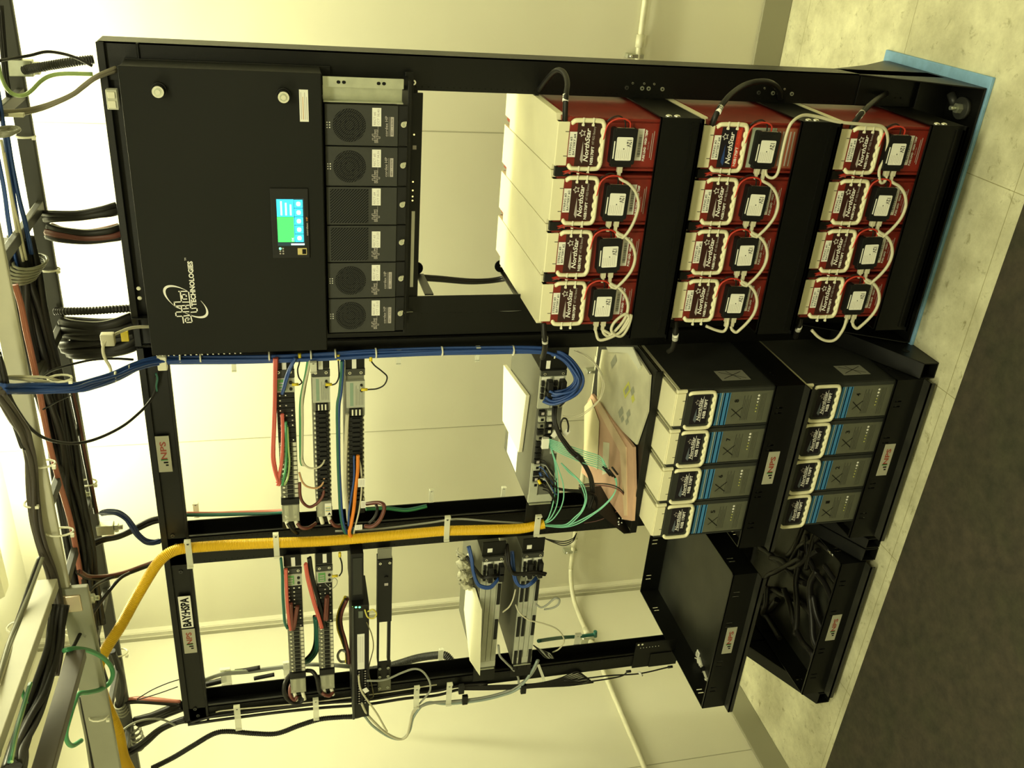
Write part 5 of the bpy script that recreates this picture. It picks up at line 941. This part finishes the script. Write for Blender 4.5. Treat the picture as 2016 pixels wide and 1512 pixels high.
bundle('data_cable', [(1093, 800, -.055), (1092, 825, -.08), (1100, 850, -.09), (1110, 868, -.095), (1125, 888, -.10), (1140, 900, -.10), (1152, 915, -.09), (1162, 935, -.08), (1166, 955, -.06), (1167, 975, -.02), (1160, 1000, -.01)], 5, 9, RUB, 'black cable looping from the router past the shelf to the middle upright', 'cable', 'black cables in front of the router', seed=41)
tag(MB().cyl(at(1134, 896, -.10), at(1144, 904, -.10), .009, BLK2, 10).build('cable_clamp'), 'black clamp round the black cables in front of the router', 'cable clamp')
gcable([(1105, 850, -.09), (1104, 835, -.10), (1108, 825, -.105), (1115, 825, -.105), (1119, 838, -.10), (1118, 850, -.095)], 3.5, RUB, 'small black cable loop above the white flag tags', 'data_cable')
gcable([(1118, 775, -.07), (1115, 785, -.075), (1110, 793, -.07), (1102, 800, -.06)], 3.5, RUB, 'short black ground wire with a gold end under the blue loop', 'ground_cable')
for k, pts in enumerate(([(1130, 690, -.01), (1150, 700, -.04), (1170, 716, -.07), (1183, 738, -.09), (1186, 760, -.10), (1180, 785, -.10), (1160, 805, -.09), (1140, 817, -.08), (1118, 820, -.06), (1108, 818, -.05)], [(1136, 691, -.01), (1158, 702, -.04), (1176, 720, -.07), (1187, 742, -.09), (1189, 765, -.10), (1180, 788, -.10), (1160, 808, -.09), (1142, 820, -.08), (1120, 823, -.06), (1108, 822, -.05)])): cable('thin_wire', pts, 1.8, WHC, '%s of two thin off white wires making a wide loop beside the router' % ('inner', 'outer')[k])
for i in range(6): cable('data_cable', [(1098-i*3, 940+i*4, -.05), (1090+i*3, 955+i*2, -.06), (1105+i*8, 965, -.055), (1130+i*8, 968+i, -.04), (1160+i*3, 972+i*2, -.012), (1175, 985+i*3, -.006)], 2.6, RUB, 'black wire from the router ports to the middle upright', 'cable', 'black wires from the router to the upright', n=6)
for k, m in enumerate((RUB, BRN)): cable('data_cable', [(1140, 955+3*k, -.02), (1170, 952+3*k, -.05), (1200, 954+4*k, -.08), (1220, 962+4*k, -.10), (1232, 978+3*k, -.10), (1228, 995, -.08), (1210, 1010, -.05), (1180, 1024, -.02), (1150, 1030, -.006)], 2.4, m, '%s wire making a wide loop over the pink folder' % ('black', 'brown')[k])
rnd = random.Random(11)
for i in range(14): y = 905+i*4.5; x = 1058+rnd.random()*12; cable('data_cable', [(x, y, -.046), (x+10, y+4, -.065), (x+20, y+14+rnd.random()*8, -.07), (x+26, y+28, -.06), (1090+rnd.random()*10, 962+rnd.random()*12, -.05)], 2.6, (RUB, RUB, GRC, BLU, YLT, RUB)[i % 6] if i % 6 != 4 else RUB, 'short dark wire leaving the left half of the router', 'cable', 'short dark wires at the router', n=6, k=4)
tag(MB().cyl(at(1063, 930, -.05), at(1066, 937, -.06), .005, BLU, 8).build('blue_plug'), 'blue plug in the left half of the router', 'connector'); tag(MB().cyl(at(1060, 945, -.05), at(1064, 953, -.06), .005, YLT, 8).build('yellow_plug'), 'yellow plug in the left half of the router', 'connector')
# radio chassis wiring
bundle('data_cable', [(922, 1075, -.03), (928, 1100, -.05), (932, 1125, -.06), (940, 1148, -.065), (952, 1156, -.07), (966, 1156, -.07), (976, 1146, -.06), (982, 1138, -.05)], 4, 8, BLU, 'blue cable looping under the modules of the upper radio chassis', 'cable', 'blue loops at the upper radio chassis', seed=51)
bundle('data_cable', [(1008, 1085, -.03), (1010, 1115, -.05), (1014, 1140, -.06), (1022, 1152, -.065), (1034, 1154, -.07), (1046, 1148, -.07), (1056, 1138, -.05)], 4, 8, BLU, 'blue cable looping under the modules of the lower radio chassis', 'cable', 'blue loops at the lower radio chassis', seed=52)
bundle('power_cable', [(996, 1072, -.02), (998, 1090, -.05), (1002, 1112, -.07), (1010, 1128, -.07), (1030, 1130, -.07), (1055, 1128, -.07), (1073, 1130, -.06)], 4, 9, RUB, 'black power cable between the two radio chassis', 'cable', 'black power cables at the radio chassis', seed=53)
bundle('power_cable', [(918, 1095, -.03), (935, 1120, -.06), (950, 1136, -.065), (970, 1134, -.07), (988, 1130, -.05)], 3, 7, RUB, 'black power cable in front of the upper radio chassis', 'cable', 'black power cables at the upper chassis', seed=54)
gcable([(1015, 1160, -.05), (1010, 1180, -.06), (1002, 1195, -.065), (990, 1205, -.05)], 3, WHC, 'off white cable between the two radio chassis', 'data_cable')
gcable([(1015, 1190, -.05), (1022, 1205, -.07), (1040, 1220, -.08), (1070, 1228, -.09), (1095, 1238, -.10), (1108, 1252, -.10), (1110, 1265, -.09), (1100, 1278, -.06), (1088, 1284, -.03)], 3, WHC, 'off white cable sweeping out of the lower radio chassis to the left upright', 'data_cable')
gcable([(1055, 1190, -.05), (1066, 1196, -.07), (1078, 1190, -.08), (1092, 1178, -.09), (1101, 1180, -.09), (1099, 1190, -.09), (1088, 1197, -.08), (1072, 1200, -.06)], 4, GRC, 'grey cable loop at the right side of the lower radio chassis', 'data_cable')
gcable([(981, 1270, -.05), (984, 1290, -.06), (995, 1303, -.06), (1010, 1318, -.04), (1020, 1333, -.02), (1021, 1345, -.012)], 4.5, GRC, 'grey cable dropping from the upper radio chassis to the leftmost upright', 'data_cable')
gcable([(1060, 1300, -.04), (1052, 1318, -.03), (1040, 1334, -.02), (1020, 1350, -.015), (990, 1364, -.012), (950, 1374, -.012), (900, 1380, -.015), (850, 1384, -.03), (825, 1392, -.04)], 5.5, GRC, 'thick pale grey cable swinging from the lower chassis along the leftmost upright', 'data_cable')
gcable([(1058, 1300, -.05), (1045, 1325, -.03), (1020, 1356, -.02), (985, 1370, -.02), (940, 1380, -.02), (880, 1386, -.02), (840, 1384, -.03), (815, 1410, -.04), (806, 1440, -.04), (790, 1455, -.04), (765, 1450, -.045), (735, 1430, -.05), (718, 1410, -.06)], 5, mat('blue_grey_jacket', (.30, .36, .33), .45), 'blue grey cable looping down from the monitoring unit past the leftmost upright', 'data_cable')
gcable([(712, 1385, -.09), (722, 1405, -.08), (740, 1425, -.06), (760, 1443, -.05), (785, 1455, -.045), (800, 1450, -.045), (806, 1432, -.045), (812, 1405, -.045), (822, 1390, -.045)], 5, WHC, 'off white cable looping below the end of the monitoring unit', 'data_cable')
gcable([(722, 1340, -.09), (745, 1340, -.08), (765, 1336, -.07), (790, 1325, -.06), (815, 1317, -.05), (832, 1322, -.05), (845, 1340, -.05), (847, 1358, -.04), (838, 1372, -.03), (825, 1386, -.03)], 4, GRC, 'pale grey cable arching from the monitoring unit to the leftmost upright', 'data_cable')
gcable([(706, 1330, -.095), (708, 1350, -.095), (714, 1365, -.10), (728, 1385, -.09), (742, 1405, -.07), (755, 1428, -.06), (762, 1440, -.05)], 4, WHC, 'off white cable down the middle of the connector rows', 'data_cable')
gcable([(718, 1200, -.09), (724, 1215, -.10), (736, 1217, -.10), (741, 1208, -.10), (734, 1200, -.10), (724, 1204, -.095)], 3, mat('yellow_fibre', (.62, .55, .10), .4), 'small yellow wire loop beside the lights of the monitoring unit', 'data_cable')
gcable([(722, 1225, -.09), (732, 1250, -.08), (735, 1275, -.07), (728, 1305, -.06), (726, 1325, -.05), (732, 1350, -.05), (735, 1370, -.05), (728, 1376, -.05)], 2, mat('olive_wire', (.16, .14, .06), .5), 'thin olive wire hanging beside the monitoring unit', 'thin_wire')
tag(MB().box(-.010, .010, -.0006, .0006, -.008, .008, WHT, Matrix.Translation(at(720, 1359, -.10))@Matrix.Rotation(-.5, 4, 'Y')).build('wire_tag'), 'white paper tag on the cables of the monitoring unit', 'tag')
bundle('thin_wire', [(683, 1178, .02), (670, 1210, .03), (670, 1235, .04), (678, 1260, .04), (685, 1285, .03), (686, 1305, .02)], 5, 14, BRN, 'brown wire bulging out above the monitoring unit', 'cable', 'brown wires above the monitoring unit', seed=61, ms=[BRN, RUB, GRC, BRN, YLT])
gcable([(684, 1285, .03), (672, 1280, .03), (665, 1290, .03), (670, 1302, .03), (684, 1302, .03)], 5, GRC, 'grey coil of cable behind the monitoring unit', 'data_cable')
rnd = random.Random(8)
for i in range(9): cable('data_cable', [(1050+i*2, 1270+i*1.5, -.045), (1058+i*3, 1278+i, -.06), (1068+i*2.4, 1288+rnd.random()*4, -.06), (1078+i*1.5, 1296, -.03)], 2.4, (RUB, RUB, GRC, YLT)[i % 4] if i % 4 != 3 else GRC, 'short dark wire at the lower end of the lower radio chassis', 'cable', 'short wires at the lower radio chassis', n=6, k=4)
cable('power_cable', [(1060, 1262, .10), (1085, 1258, .16), (1110, 1255, .22), (1140, 1253, .25), (1165, 1250, .26), (1172, 1248, .26)], 7, GRND, 'thick dark green cable behind the lower radio chassis ending in the air')
tag(MB().cyl(at(1172, 1243, .26), at(1172, 1253, .26), .008, GRND, 8).build('cable_end'), 'cut end of the thick dark green cable behind the leftmost bay', 'cable end')
tag(MB().box(-.045, .045, -.001, .001, -.005, .005, CLR, Matrix.Translation(at(1066, 1325, -.05))@Matrix.Rotation(-.35, 4, 'Y')).build('loose_tie'), 'loose clear strap sticking out from the leftmost upright', 'cable tie')
# black wires hanging off the lower end of the leftmost upright
rnd = random.Random(4)
for i in range(10):
    f = i/9; cable('hanging_wire', [(905, 1352+f*6, -.01), (960, 1350+f*8, -.012), (1020, 1348+f*8, -.015), (1060, 1345+f*8, -.015), (1100+f*20, 1336+f*14, -.012), (1135+f*30, 1322+f*22, -.008), (1150+f*15, 1332+f*12, -.008)], 2.6, RUB, 'thin black wire of the bunch hanging outside the leftmost upright', 'cable', 'black wires outside the leftmost upright', n=6)
for k, pts in enumerate(([(1110, 1340), (1150, 1336), (1200, 1330), (1260, 1326), (1318, 1313)], [(1110, 1346), (1160, 1342), (1220, 1332), (1236, 1322)])):
    o = cable('hanging_wire', [(a, b, -.012) for a, b in pts], 2.8, RUB, '%s black wire with a small plug hanging past the trays' % ('longer', 'shorter')[k]); a = at(*pts[-1], -.012); MB().cyl(a-Vector((0, 0, .012)), a+Vector((0, 0, .006)), .005, BLK2, 8).build('plug', o)
tag(MB().cyl(at(1258, 1323, -.012), at(1264, 1330, -.012), .005, WHT, 8).build('wire_tag'), 'white tag on the longer hanging black wire', 'tag')
for i, (px, py) in enumerate(((908, 1355), (915, 1376), (1030, 1355))): p = at(px, py, -.02); tag(MB().box(p.x-.02, p.x+.02, -.030, -.016, p.z-.010, p.z+.010, BLK2).build('strap', bevel=.002), 'black strap on the cables outside the leftmost upright, %s' % ('upper one near the post', 'upper one away from the post', 'lower one')[i], 'cable strap')
# thin black wires at the right side of the lower radio unit
for k in range(3): cable('thin_wire', [(1072, 1060, -.01), (1090, 1064+2*k, -.02), (1110, 1066+4*k, -.03), (1128, 1060+3*k, -.03), (1135, 1050, -.01)], 2, RUB, 'thin black wire arcing from the middle upright above the conduit', 'cable', 'thin arcs at the middle upright', n=6)
# loose cables in the lower left tray, scraps in the upper
rnd = random.Random(17)
for i in range(16):
    x, y = -2.0+rnd.random()*.42, -.2+rnd.random()*.36; a = rnd.random()*6.28; P = []
    for j in range(6): P.append(Vector((min(-1.53, max(-2.08, x)), min(.28, max(-.25, y)), .055+.006*(i % 4)+.010*abs(math.sin(j+i))))); a += rnd.uniform(-.6, .6); x += math.cos(a)*.07; y += math.sin(a)*.07
    o = cable('loose_cable', P, 9+rnd.random()*4, RUB, 'loose black cable lying in the lower leftmost tray', 'cable', 'loose black cables in the lower tray', world=True, n=8)
    d = (P[-1]-P[-2]).normalized(); 
    if i % 4 == 0: MB().cyl(P[-1], P[-1]+d*.03, .009, STL if i == 8 else DRK, 8).build('lug', o)
for i, (px, py, w, h) in enumerate(((1374, 1288, .028, .020), (1379, 1304, .034, .018), (1372, 1300, .026, .018), (1386, 1318, .024, .008), (1388, 1330, .034, .016), (1392, 1338, .022, .014))):
    p = atz(px, py, .440); mb = MB(); M = Matrix.Translation(p)@Matrix.Rotation(i*1.1, 4, 'Z'); mb.box(-w/2, w/2, -h/2, h/2, -.0015, .002+.001*i, (WHT, CLR, TIE, BLK2, TIE, CLR)[i], M); mb.box(-w/3, w/3, -h/3, h/3, .002+.001*i, .006+.001*i, (CLR, WHT, BLK2, BLK2, INK, TIE)[i], M)
    tag(mb.build('scrap'), 'small plastic scrap lying in the front corner of the empty upper tray', 'scrap', 'scraps in the empty tray')
# ------------------------------------------------------------------ overhead cable ladder
OLV = mat('shaded_dark_rail', (.045, .045, .034), .5, noise=.3, nscale=6); RGR = mat('lit_olive_rail', (.50, .48, .36), .45, noise=.1, nscale=8); GRL = mat('grey_olive_rail', (.27, .27, .20), .45, noise=.1, nscale=8)  # OLV backlit shade and RGR lit face, both put into the rail colours
t = empty('cable_ladder', (-1.0, -.1, 2.43), 'steel overhead cable ladder along the racks, front rail pale and rear rail dark', 'cable ladder'); L = (1.0, .1, -2.43)
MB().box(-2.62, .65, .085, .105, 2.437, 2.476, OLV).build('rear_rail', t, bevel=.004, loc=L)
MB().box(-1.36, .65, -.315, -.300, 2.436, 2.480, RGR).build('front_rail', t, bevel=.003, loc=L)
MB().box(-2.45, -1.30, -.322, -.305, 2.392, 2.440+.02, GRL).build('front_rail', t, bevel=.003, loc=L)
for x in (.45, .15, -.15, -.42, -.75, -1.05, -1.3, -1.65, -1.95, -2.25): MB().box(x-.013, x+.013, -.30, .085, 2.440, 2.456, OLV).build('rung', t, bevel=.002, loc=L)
xs, xt = at(140, 1206, -.326).x, at(138, 1174, -.326).x; MB().box(xs, xt, -.326, -.298, 2.412, 2.464, mat('bare_bright_splice', (.62, .50, .36), .3, metal=.6)).build('splice_plate', t, bevel=.003, loc=L)
t2 = empty('cable_ladder', (-1.2, -1.2, 2.43), 'second cable ladder branching off overhead towards the camera at the left', 'cable ladder'); L_ = (1.2, 1.2, -2.43)
def beam(a, b, w, h, m): d = (b-a).normalized(); u = Vector((-d.y, d.x, 0))*w/2; k = Vector((0, 0, h/2)); MB().hexa([a-u-k, a+u-k, a+u+k, a-u+k, b-u-k, b+u-k, b+u+k, b-u+k], m).build('side_rail', t2, bevel=.002, loc=L_)
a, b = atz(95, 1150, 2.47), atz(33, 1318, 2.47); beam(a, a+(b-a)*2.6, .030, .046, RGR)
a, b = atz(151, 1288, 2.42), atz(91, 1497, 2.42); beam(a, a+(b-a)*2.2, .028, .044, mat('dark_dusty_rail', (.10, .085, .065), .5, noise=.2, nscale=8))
# vertical ladder rods: threaded corrugated drops
def clamp(px, py, Y, lab, s=1.0):
    p = at(px, py, Y); t = empty('rail_clamp', p, lab, 'clamp', 'rail clamps'); mb = MB(); mb.box(-.014*s, .014*s, -.014, .014, -.020*s, .020*s, SLVR); mb.build('body', t, bevel=.002)
    mb = MB(); mb.cyl((0, -.0, -.020*s), (0, 0, -.040*s), .006*s, SLVR, 8); mb.cyl((0, 0, -.022*s), (0, 0, -.030*s), .012*s, SLVR, 6, smooth=False); mb.build('bolt', t)
clamp(42, 133, .09, 'galvanised clamp with a bolt on the dark rail above the right end of the cabinet', 1.3); clamp(208, 1040, .09, 'galvanised clamp with a bolt on the dark rail above the middle upright', 1.2); clamp(160, 1180, -.25, 'rusty clamp beside the bright splice plate of the front rail', 1.1); clamp(145, 975, -.12, 'dusty clamp between the ladder rails', 1.0)
def rings(pts, r, m, lab):
    for p in pts:
        c = at(*p); d = Vector((1, 0, 0)); o = MB().tube([c+Vector((0, math.cos(a*math.pi/7)*r, math.sin(a*math.pi/7)*r*.7)) for a in range(14)], .0035, m, 6, closed=True).build('hose_wrap'); tag(o, lab, 'cable wrap', lab.split(' round')[0]+' wraps')
GW = mat('grey_wrap', (.22, .22, .16), .45)
rings([(40+i*4, 545-i*6, -.14) for i in range(6)], .050, GW, 'grey plastic wrap round the cables above the cabinet')
rings([(4+i*4, 262-i*2, -.22) for i in range(4)], .030, GW, 'grey plastic strap round the cables at the right end of the ladder')
rings([(236+i*2, 1385+i*5, .09) for i in range(4)], .026, GW, 'dark grey wrap round the rear rail above the leftmost bay')
rings([(262+i*3, 1430+i*9, .09) for i in range(5)], .028, GW, 'dark wrap round the rear rail at the left edge')
# cables lying in the ladder
bundle('trunk_cable', [(30, 470, -.12), (48, 540, -.12), (62, 600, -.12), (80, 690, -.12), (100, 780, -.12), (118, 860, -.12), (132, 930, -.12), (148, 1010, -.12), (158, 1080, -.12), (165, 1150, -.12), (180, 1230, -.12)], 16, 58, RUB, 'black trunk cable lying in the overhead ladder', 'cable', 'black trunk cables in the ladder', seed=71, spread=1.05)
bundle('trunk_cable', [(30, 560, -.22), (42, 600, -.22), (52, 650, -.22), (63, 700, -.22), (80, 780, -.22), (95, 860, -.22), (115, 940, -.2), (138, 1020, -.18), (150, 1080, -.16), (162, 1150, -.15)], 2, 10, mat('dusty_red_jacket', (.38, .13, .09), .45), 'dusty red trunk cable lying behind the front rail of the ladder', 'cable', 'dusty red trunk cables', seed=72)
for k, (pts, m) in enumerate((([(-6, 160), (6, 240), (18, 330), (30, 410), (42, 480), (55, 530)], BLU), ([(-6, 300), (8, 370), (16, 430), (26, 490), (36, 530)], BLU), ([(14, 262), (26, 330), (38, 390), (50, 440), (62, 500)], BLU))):
    bundle('data_cable', [(a, b, -.14) for a, b in pts], 4, 11, m, 'blue data cable lying in the right part of the overhead ladder', 'cable', 'blue data cables in the ladder', seed=80+k)
for pts in ([(2, 275), (12, 330), (22, 390), (32, 450), (46, 515)], [(8, 300), (24, 390), (36, 440), (52, 512)], [(-4, 430), (6, 480), (12, 530), (22, 570)]): cable('data_cable', [(a, b, -.16) for a, b in pts], 5.5, WHC, 'off white data cable lying in the right part of the overhead ladder', 'cable', 'off white cables in the ladder')
bundle('trunk_cable', [(0, 10, -.02), (6, 90, -.02), (12, 150, -.02), (22, 210, -.02)], 3, 14, RUB, 'black cable beside the dark rail at the right end of the ladder', 'cable', 'black cables at the right end of the ladder', seed=85)
bundle('trunk_cable', [(140, 760, .05), (155, 830, .05), (168, 900, .05), (180, 960, .05), (190, 1010, .05)], 3, 9, BRN, 'brown cable lying along the dark rail of the ladder', 'cable', 'brown cables on the dark rail', seed=86, ms=[BRN, RUB, WHC])
bundle('trunk_cable', [(-5, 770, -.50), (12, 800, -.46), (28, 825, -.43), (45, 850, -.40), (52, 872, -.38), (58, 900, -.36), (62, 940, -.34), (66, 990, -.34), (72, 1040, -.34), (84, 1085, -.34), (100, 1130, -.34), (112, 1180, -.34), (116, 1230, -.36), (112, 1290, -.42), (104, 1330, -.46)], 6, 24, mat('dusty_brown_jacket', (.050, .040, .032), .5), 'dusty brown cable curving in front of the pale ladder rail', 'cable', 'dusty cables in front of the ladder', seed=87)
bundle('trunk_cable', [(-6, 690, -.40), (6, 740, -.40), (16, 790, -.40), (34, 840, -.39), (48, 880, -.38)], 4, 20, RUB, 'black cable at the upper edge of the picture over the blue bundle', 'cable', 'black cables over the blue bundle', seed=88)
bundle('trunk_cable', [(118, 1190, -.42), (108, 1240, -.46), (98, 1290, -.52), (82, 1350, -.60), (62, 1410, -.68), (40, 1470, -.78), (25, 1520, -.88)], 9, 42, RUB, 'black cable lying in the branching ladder', 'cable', 'black cables in the branching ladder', seed=89)
bundle('trunk_cable', [(82, 1098, -.36), (68, 1135, -.40), (50, 1185, -.46), (30, 1240, -.54), (12, 1290, -.64), (-6, 1345, -.74)], 5, 17, GW, 'grey cable lying on the far side of the branching ladder', 'cable', 'grey cables in the branching ladder', seed=90, ms=[GW, RUB, WHC, GW, GW])
cable('trunk_cable', [(100, 1180, -.40), (85, 1235, -.46), (62, 1290, -.54), (45, 1330, -.60), (30, 1375, -.68), (12, 1430, -.78), (-4, 1490, -.9)], 8, mat('dusty_brown_jacket', (.050, .040, .032), .5), 'single dusty cable hanging just under the pale branching rail', 'cable')
bundle('trunk_cable', [(60, 1345, -.66), (45, 1395, -.74), (32, 1440, -.82), (20, 1500, -.92)], 3, 9, GRND, 'green cable along the black cables of the branching ladder', 'cable', 'green cables in the branching ladder', seed=91, ms=[GRN, GRND, GRNL])
cable('ground_cable', [(122, 1283, -.40), (132, 1279, -.42), (150, 1277, -.40), (175, 1281, -.36), (200, 1293, -.32), (217, 1310, -.30), (222, 1328, -.30), (215, 1345, -.30), (198, 1357, -.33), (175, 1363, -.38), (155, 1366, -.42), (146, 1385, -.46), (138, 1410, -.50), (130, 1440, -.52), (132, 1458, -.52), (142, 1468, -.50), (160, 1458, -.46)], 9, GRN, 'bright green ground cable making a wide loop at the branching ladder', 'cable', k=8, n=10)
cable('ground_cable', [(40, 1352, -.62), (46, 1368, -.64), (52, 1385, -.66)], 8, GRN, 'short green ground cable end at the branching ladder')
bundle('power_cable', [(155, 1125, -.20), (175, 1135, -.16), (205, 1136, -.12), (240, 1130, -.08), (275, 1118, -.04), (318, 1102, -.02)], 2, 12, BRN, 'dark cable dropping from the ladder to the top of the middle upright', 'cable', 'dark cables to the middle upright', seed=93, ms=[BRN, RUB])
cable('power_cable', [(143, 1276, -.36), (165, 1235, -.30), (188, 1200, -.22), (210, 1170, -.16), (235, 1140, -.12), (255, 1128, -.09)], 7, RUB, 'black cable slanting down from the green loop to the middle upright')
cable('power_cable', [(170, 1172, -.24), (185, 1155, -.20), (205, 1143, -.14), (225, 1135, -.10)], 7, RUB, 'short black cable slanting down beside the splice plate')
bundle('power_cable', [(170, 1250, -.10), (182, 1190, -.10), (190, 1240, -.10), (198, 1300, -.1), (205, 1330, -.10), (212, 1350, -.1)], 3, 9, RUB, 'black cable tangled beside the yellow conduit', 'cable', 'black cables beside the yellow conduit', seed=94)
bundle('power_cable', [(222, 1282, .02), (232, 1310, .04), (242, 1345, .06), (240, 1375, .08), (230, 1402, .08)], 3, 12, RUB, 'black cable bending behind the yellow conduit', 'cable', 'black cables behind the yellow conduit', seed=95)
bundle('power_cable', [(156, 1370, -.30), (164, 1410, -.30), (172, 1450, -.30), (178, 1490, -.30), (182, 1520, -.30)], 3, 11, RUB, 'black cable hanging in front of the grey rail at the left edge', 'cable', 'black cables at the grey rail', seed=96, ms=[RUB, GW, BRN])
# feeds dropping from the ladder to the cabinet
def drop(pts, n_, w, lab, seed, ms=None): bundle('feed_cable', pts, n_, w*1.4, RUB, lab, 'cable', lab+' group', seed=seed, ms=ms, spread=1.0)
drop([(92, 428, .07), (110, 426, .05), (160, 425, .04), (205, 419, .04), (232, 412, .05)], 4, 21, 'black and brown feed cable, right pair of bundles dropping into the cabinet', 101, [BRN, RUB, RUB, RUB])
drop([(96, 455, .07), (120, 461, .05), (170, 464, .04), (215, 460, .04), (238, 456, .05)], 6, 25, 'black feed cable, second bundle from the right dropping into the cabinet', 102, [RUB, BRN, RUB, RUB])
drop([(125, 645, .07), (145, 648, .05), (190, 648, .04), (230, 642, .04), (262, 634, .05)], 6, 34, 'black feed cable, upper of the two thick bundles at the left end of the cabinet', 103)
drop([(132, 684, .07), (150, 685, .05), (195, 684, .04), (240, 676, .04), (268, 666, .05)], 6, 33, 'black feed cable, lower of the two thick bundles at the left end of the cabinet', 104)
corrug('split_conduit', [(110, 613, .07), (135, 613, .05), (180, 612, .04), (225, 609, .04), (258, 607, .05)], 15, RUB, 'black corrugated conduit dropping to the cabinet above the two thick bundles', .008, .08)
corrug('split_conduit', [(48, 138, .08), (75, 133, .06), (110, 127, .05), (150, 121, .04), (185, 117, .05)], 17, mat('black_corrugated', (.02, .02, .016), .5), 'black corrugated conduit dropping behind the right end of the cabinet', .0055, .09)
bundle('feed_cable', [(176, 1075, .0), (205, 1062, .03), (235, 1056, .04), (270, 1040, .05), (300, 1026, .06), (330, 1020, .07)], 4, 17, BRN, 'dark feed cable bending from the ladder to the top of the middle upright', 'cable', 'dark feeds over the middle bay', seed=105, ms=[mat('dusty_red_jacket', (.38, .13, .09), .45), RUB, BRN, RUB])
bundle('data_cable', [(200, 1010, .06), (215, 1008, .03), (232, 1010, .01), (248, 1020, .0), (260, 1036, -.01), (270, 1052, -.01), (285, 1065, -.01), (300, 1068, 0), (315, 1065, .02)], 7, 13, BLUD, 'dark blue cable curling down from the ladder over the middle bay', 'cable', 'dark blue cables over the middle bay', seed=106)
cable('power_cable', [(-4, 120, -.12), (30, 114, -.06), (60, 109, -.04), (90, 102, -.03), (120, 105, -.02), (150, 114, -.015), (182, 130, -.012)], 6, RUB, 'single black cable arching to the top right corner of the battery rack')
cable('ground_cable', [(-4, 125, -.10), (2, 150, -.08), (14, 175, -.06), (30, 187, -.05), (48, 187, -.045), (62, 178, -.04), (80, 160, -.035), (100, 149, -.03), (130, 145, -.02), (182, 146, .0)], 8, GRNL, 'pale green ground cable looping at the right end of the ladder')
for k in range(2): cable('data_cable', [(-4, 219+7*k, -.14), (40, 218+6*k, -.11), (80, 210+5*k, -.09), (115, 198+3*k, -.08), (145, 184+2*k, -.07), (165, 168+3*k, -.06), (190, 150+3*k, -.05), (228, 133+6*k, -.02)], 8, mat('taupe_jacket', (.20, .18, .13), .45), '%s taupe cable running from the ladder to the top right corner of the cabinet' % ('upper', 'lower')[k])
tag(MB().box(*[v for p in [at(18, 225, -.12)] for v in (p.x-.004, p.x+.004, p.y-.01, p.y+.006, p.z-.03, p.z+.02)], TIE).build('cable_tie', bevel=.001), 'white tie holding the taupe cables at the ladder', 'cable tie')
# ties round the rails and trunks
for i, (px, py, Y, w, lab) in enumerate(((50, 268, .09, 36, 'round the dark rail above the cabinet'), (98, 530, .09, 36, 'round the dark rail above the touch screen'), (82, 913, -.31, 50, 'round the pale rail above the middle bay'), (118, 1047, -.31, 50, 'round the pale rail near its splice'), (172, 950, .06, 34, 'round the dark rail above the maker label'), (62, 990, -.33, 26, 'round the dusty cables'), (148, 1243, -.30, 40, 'round the grey rail'), (178, 1352, -.30, 36, 'round the grey rail by the green loop'), (195, 1410, -.32, 36, 'round the grey rail at the left'), (235, 1285, .08, 30, 'round the dark rail by the yellow conduit'), (118, 745, -.31, 44, 'crossed over the blue bundle at the pale rail'), (30, 1235, -.50, 30, 'round the grey cables of the branch'))):
    p = at(px, py, Y); s = (p-CAM).dot(FWD)/FPX; r = w*s/2; o = MB().tube([p+Vector((0, math.cos(a*math.pi/6)*.018, math.sin(a*math.pi/6)*r)) for a in range(12)], .0026, TIE, 6, closed=True).build('cable_tie'); tag(o, 'white nylon tie '+lab, 'cable tie'); MB().box(-.004, .004, -.022, -.014, -r-.004, -r+.004, TIE).build('tie_head', o, loc=p)
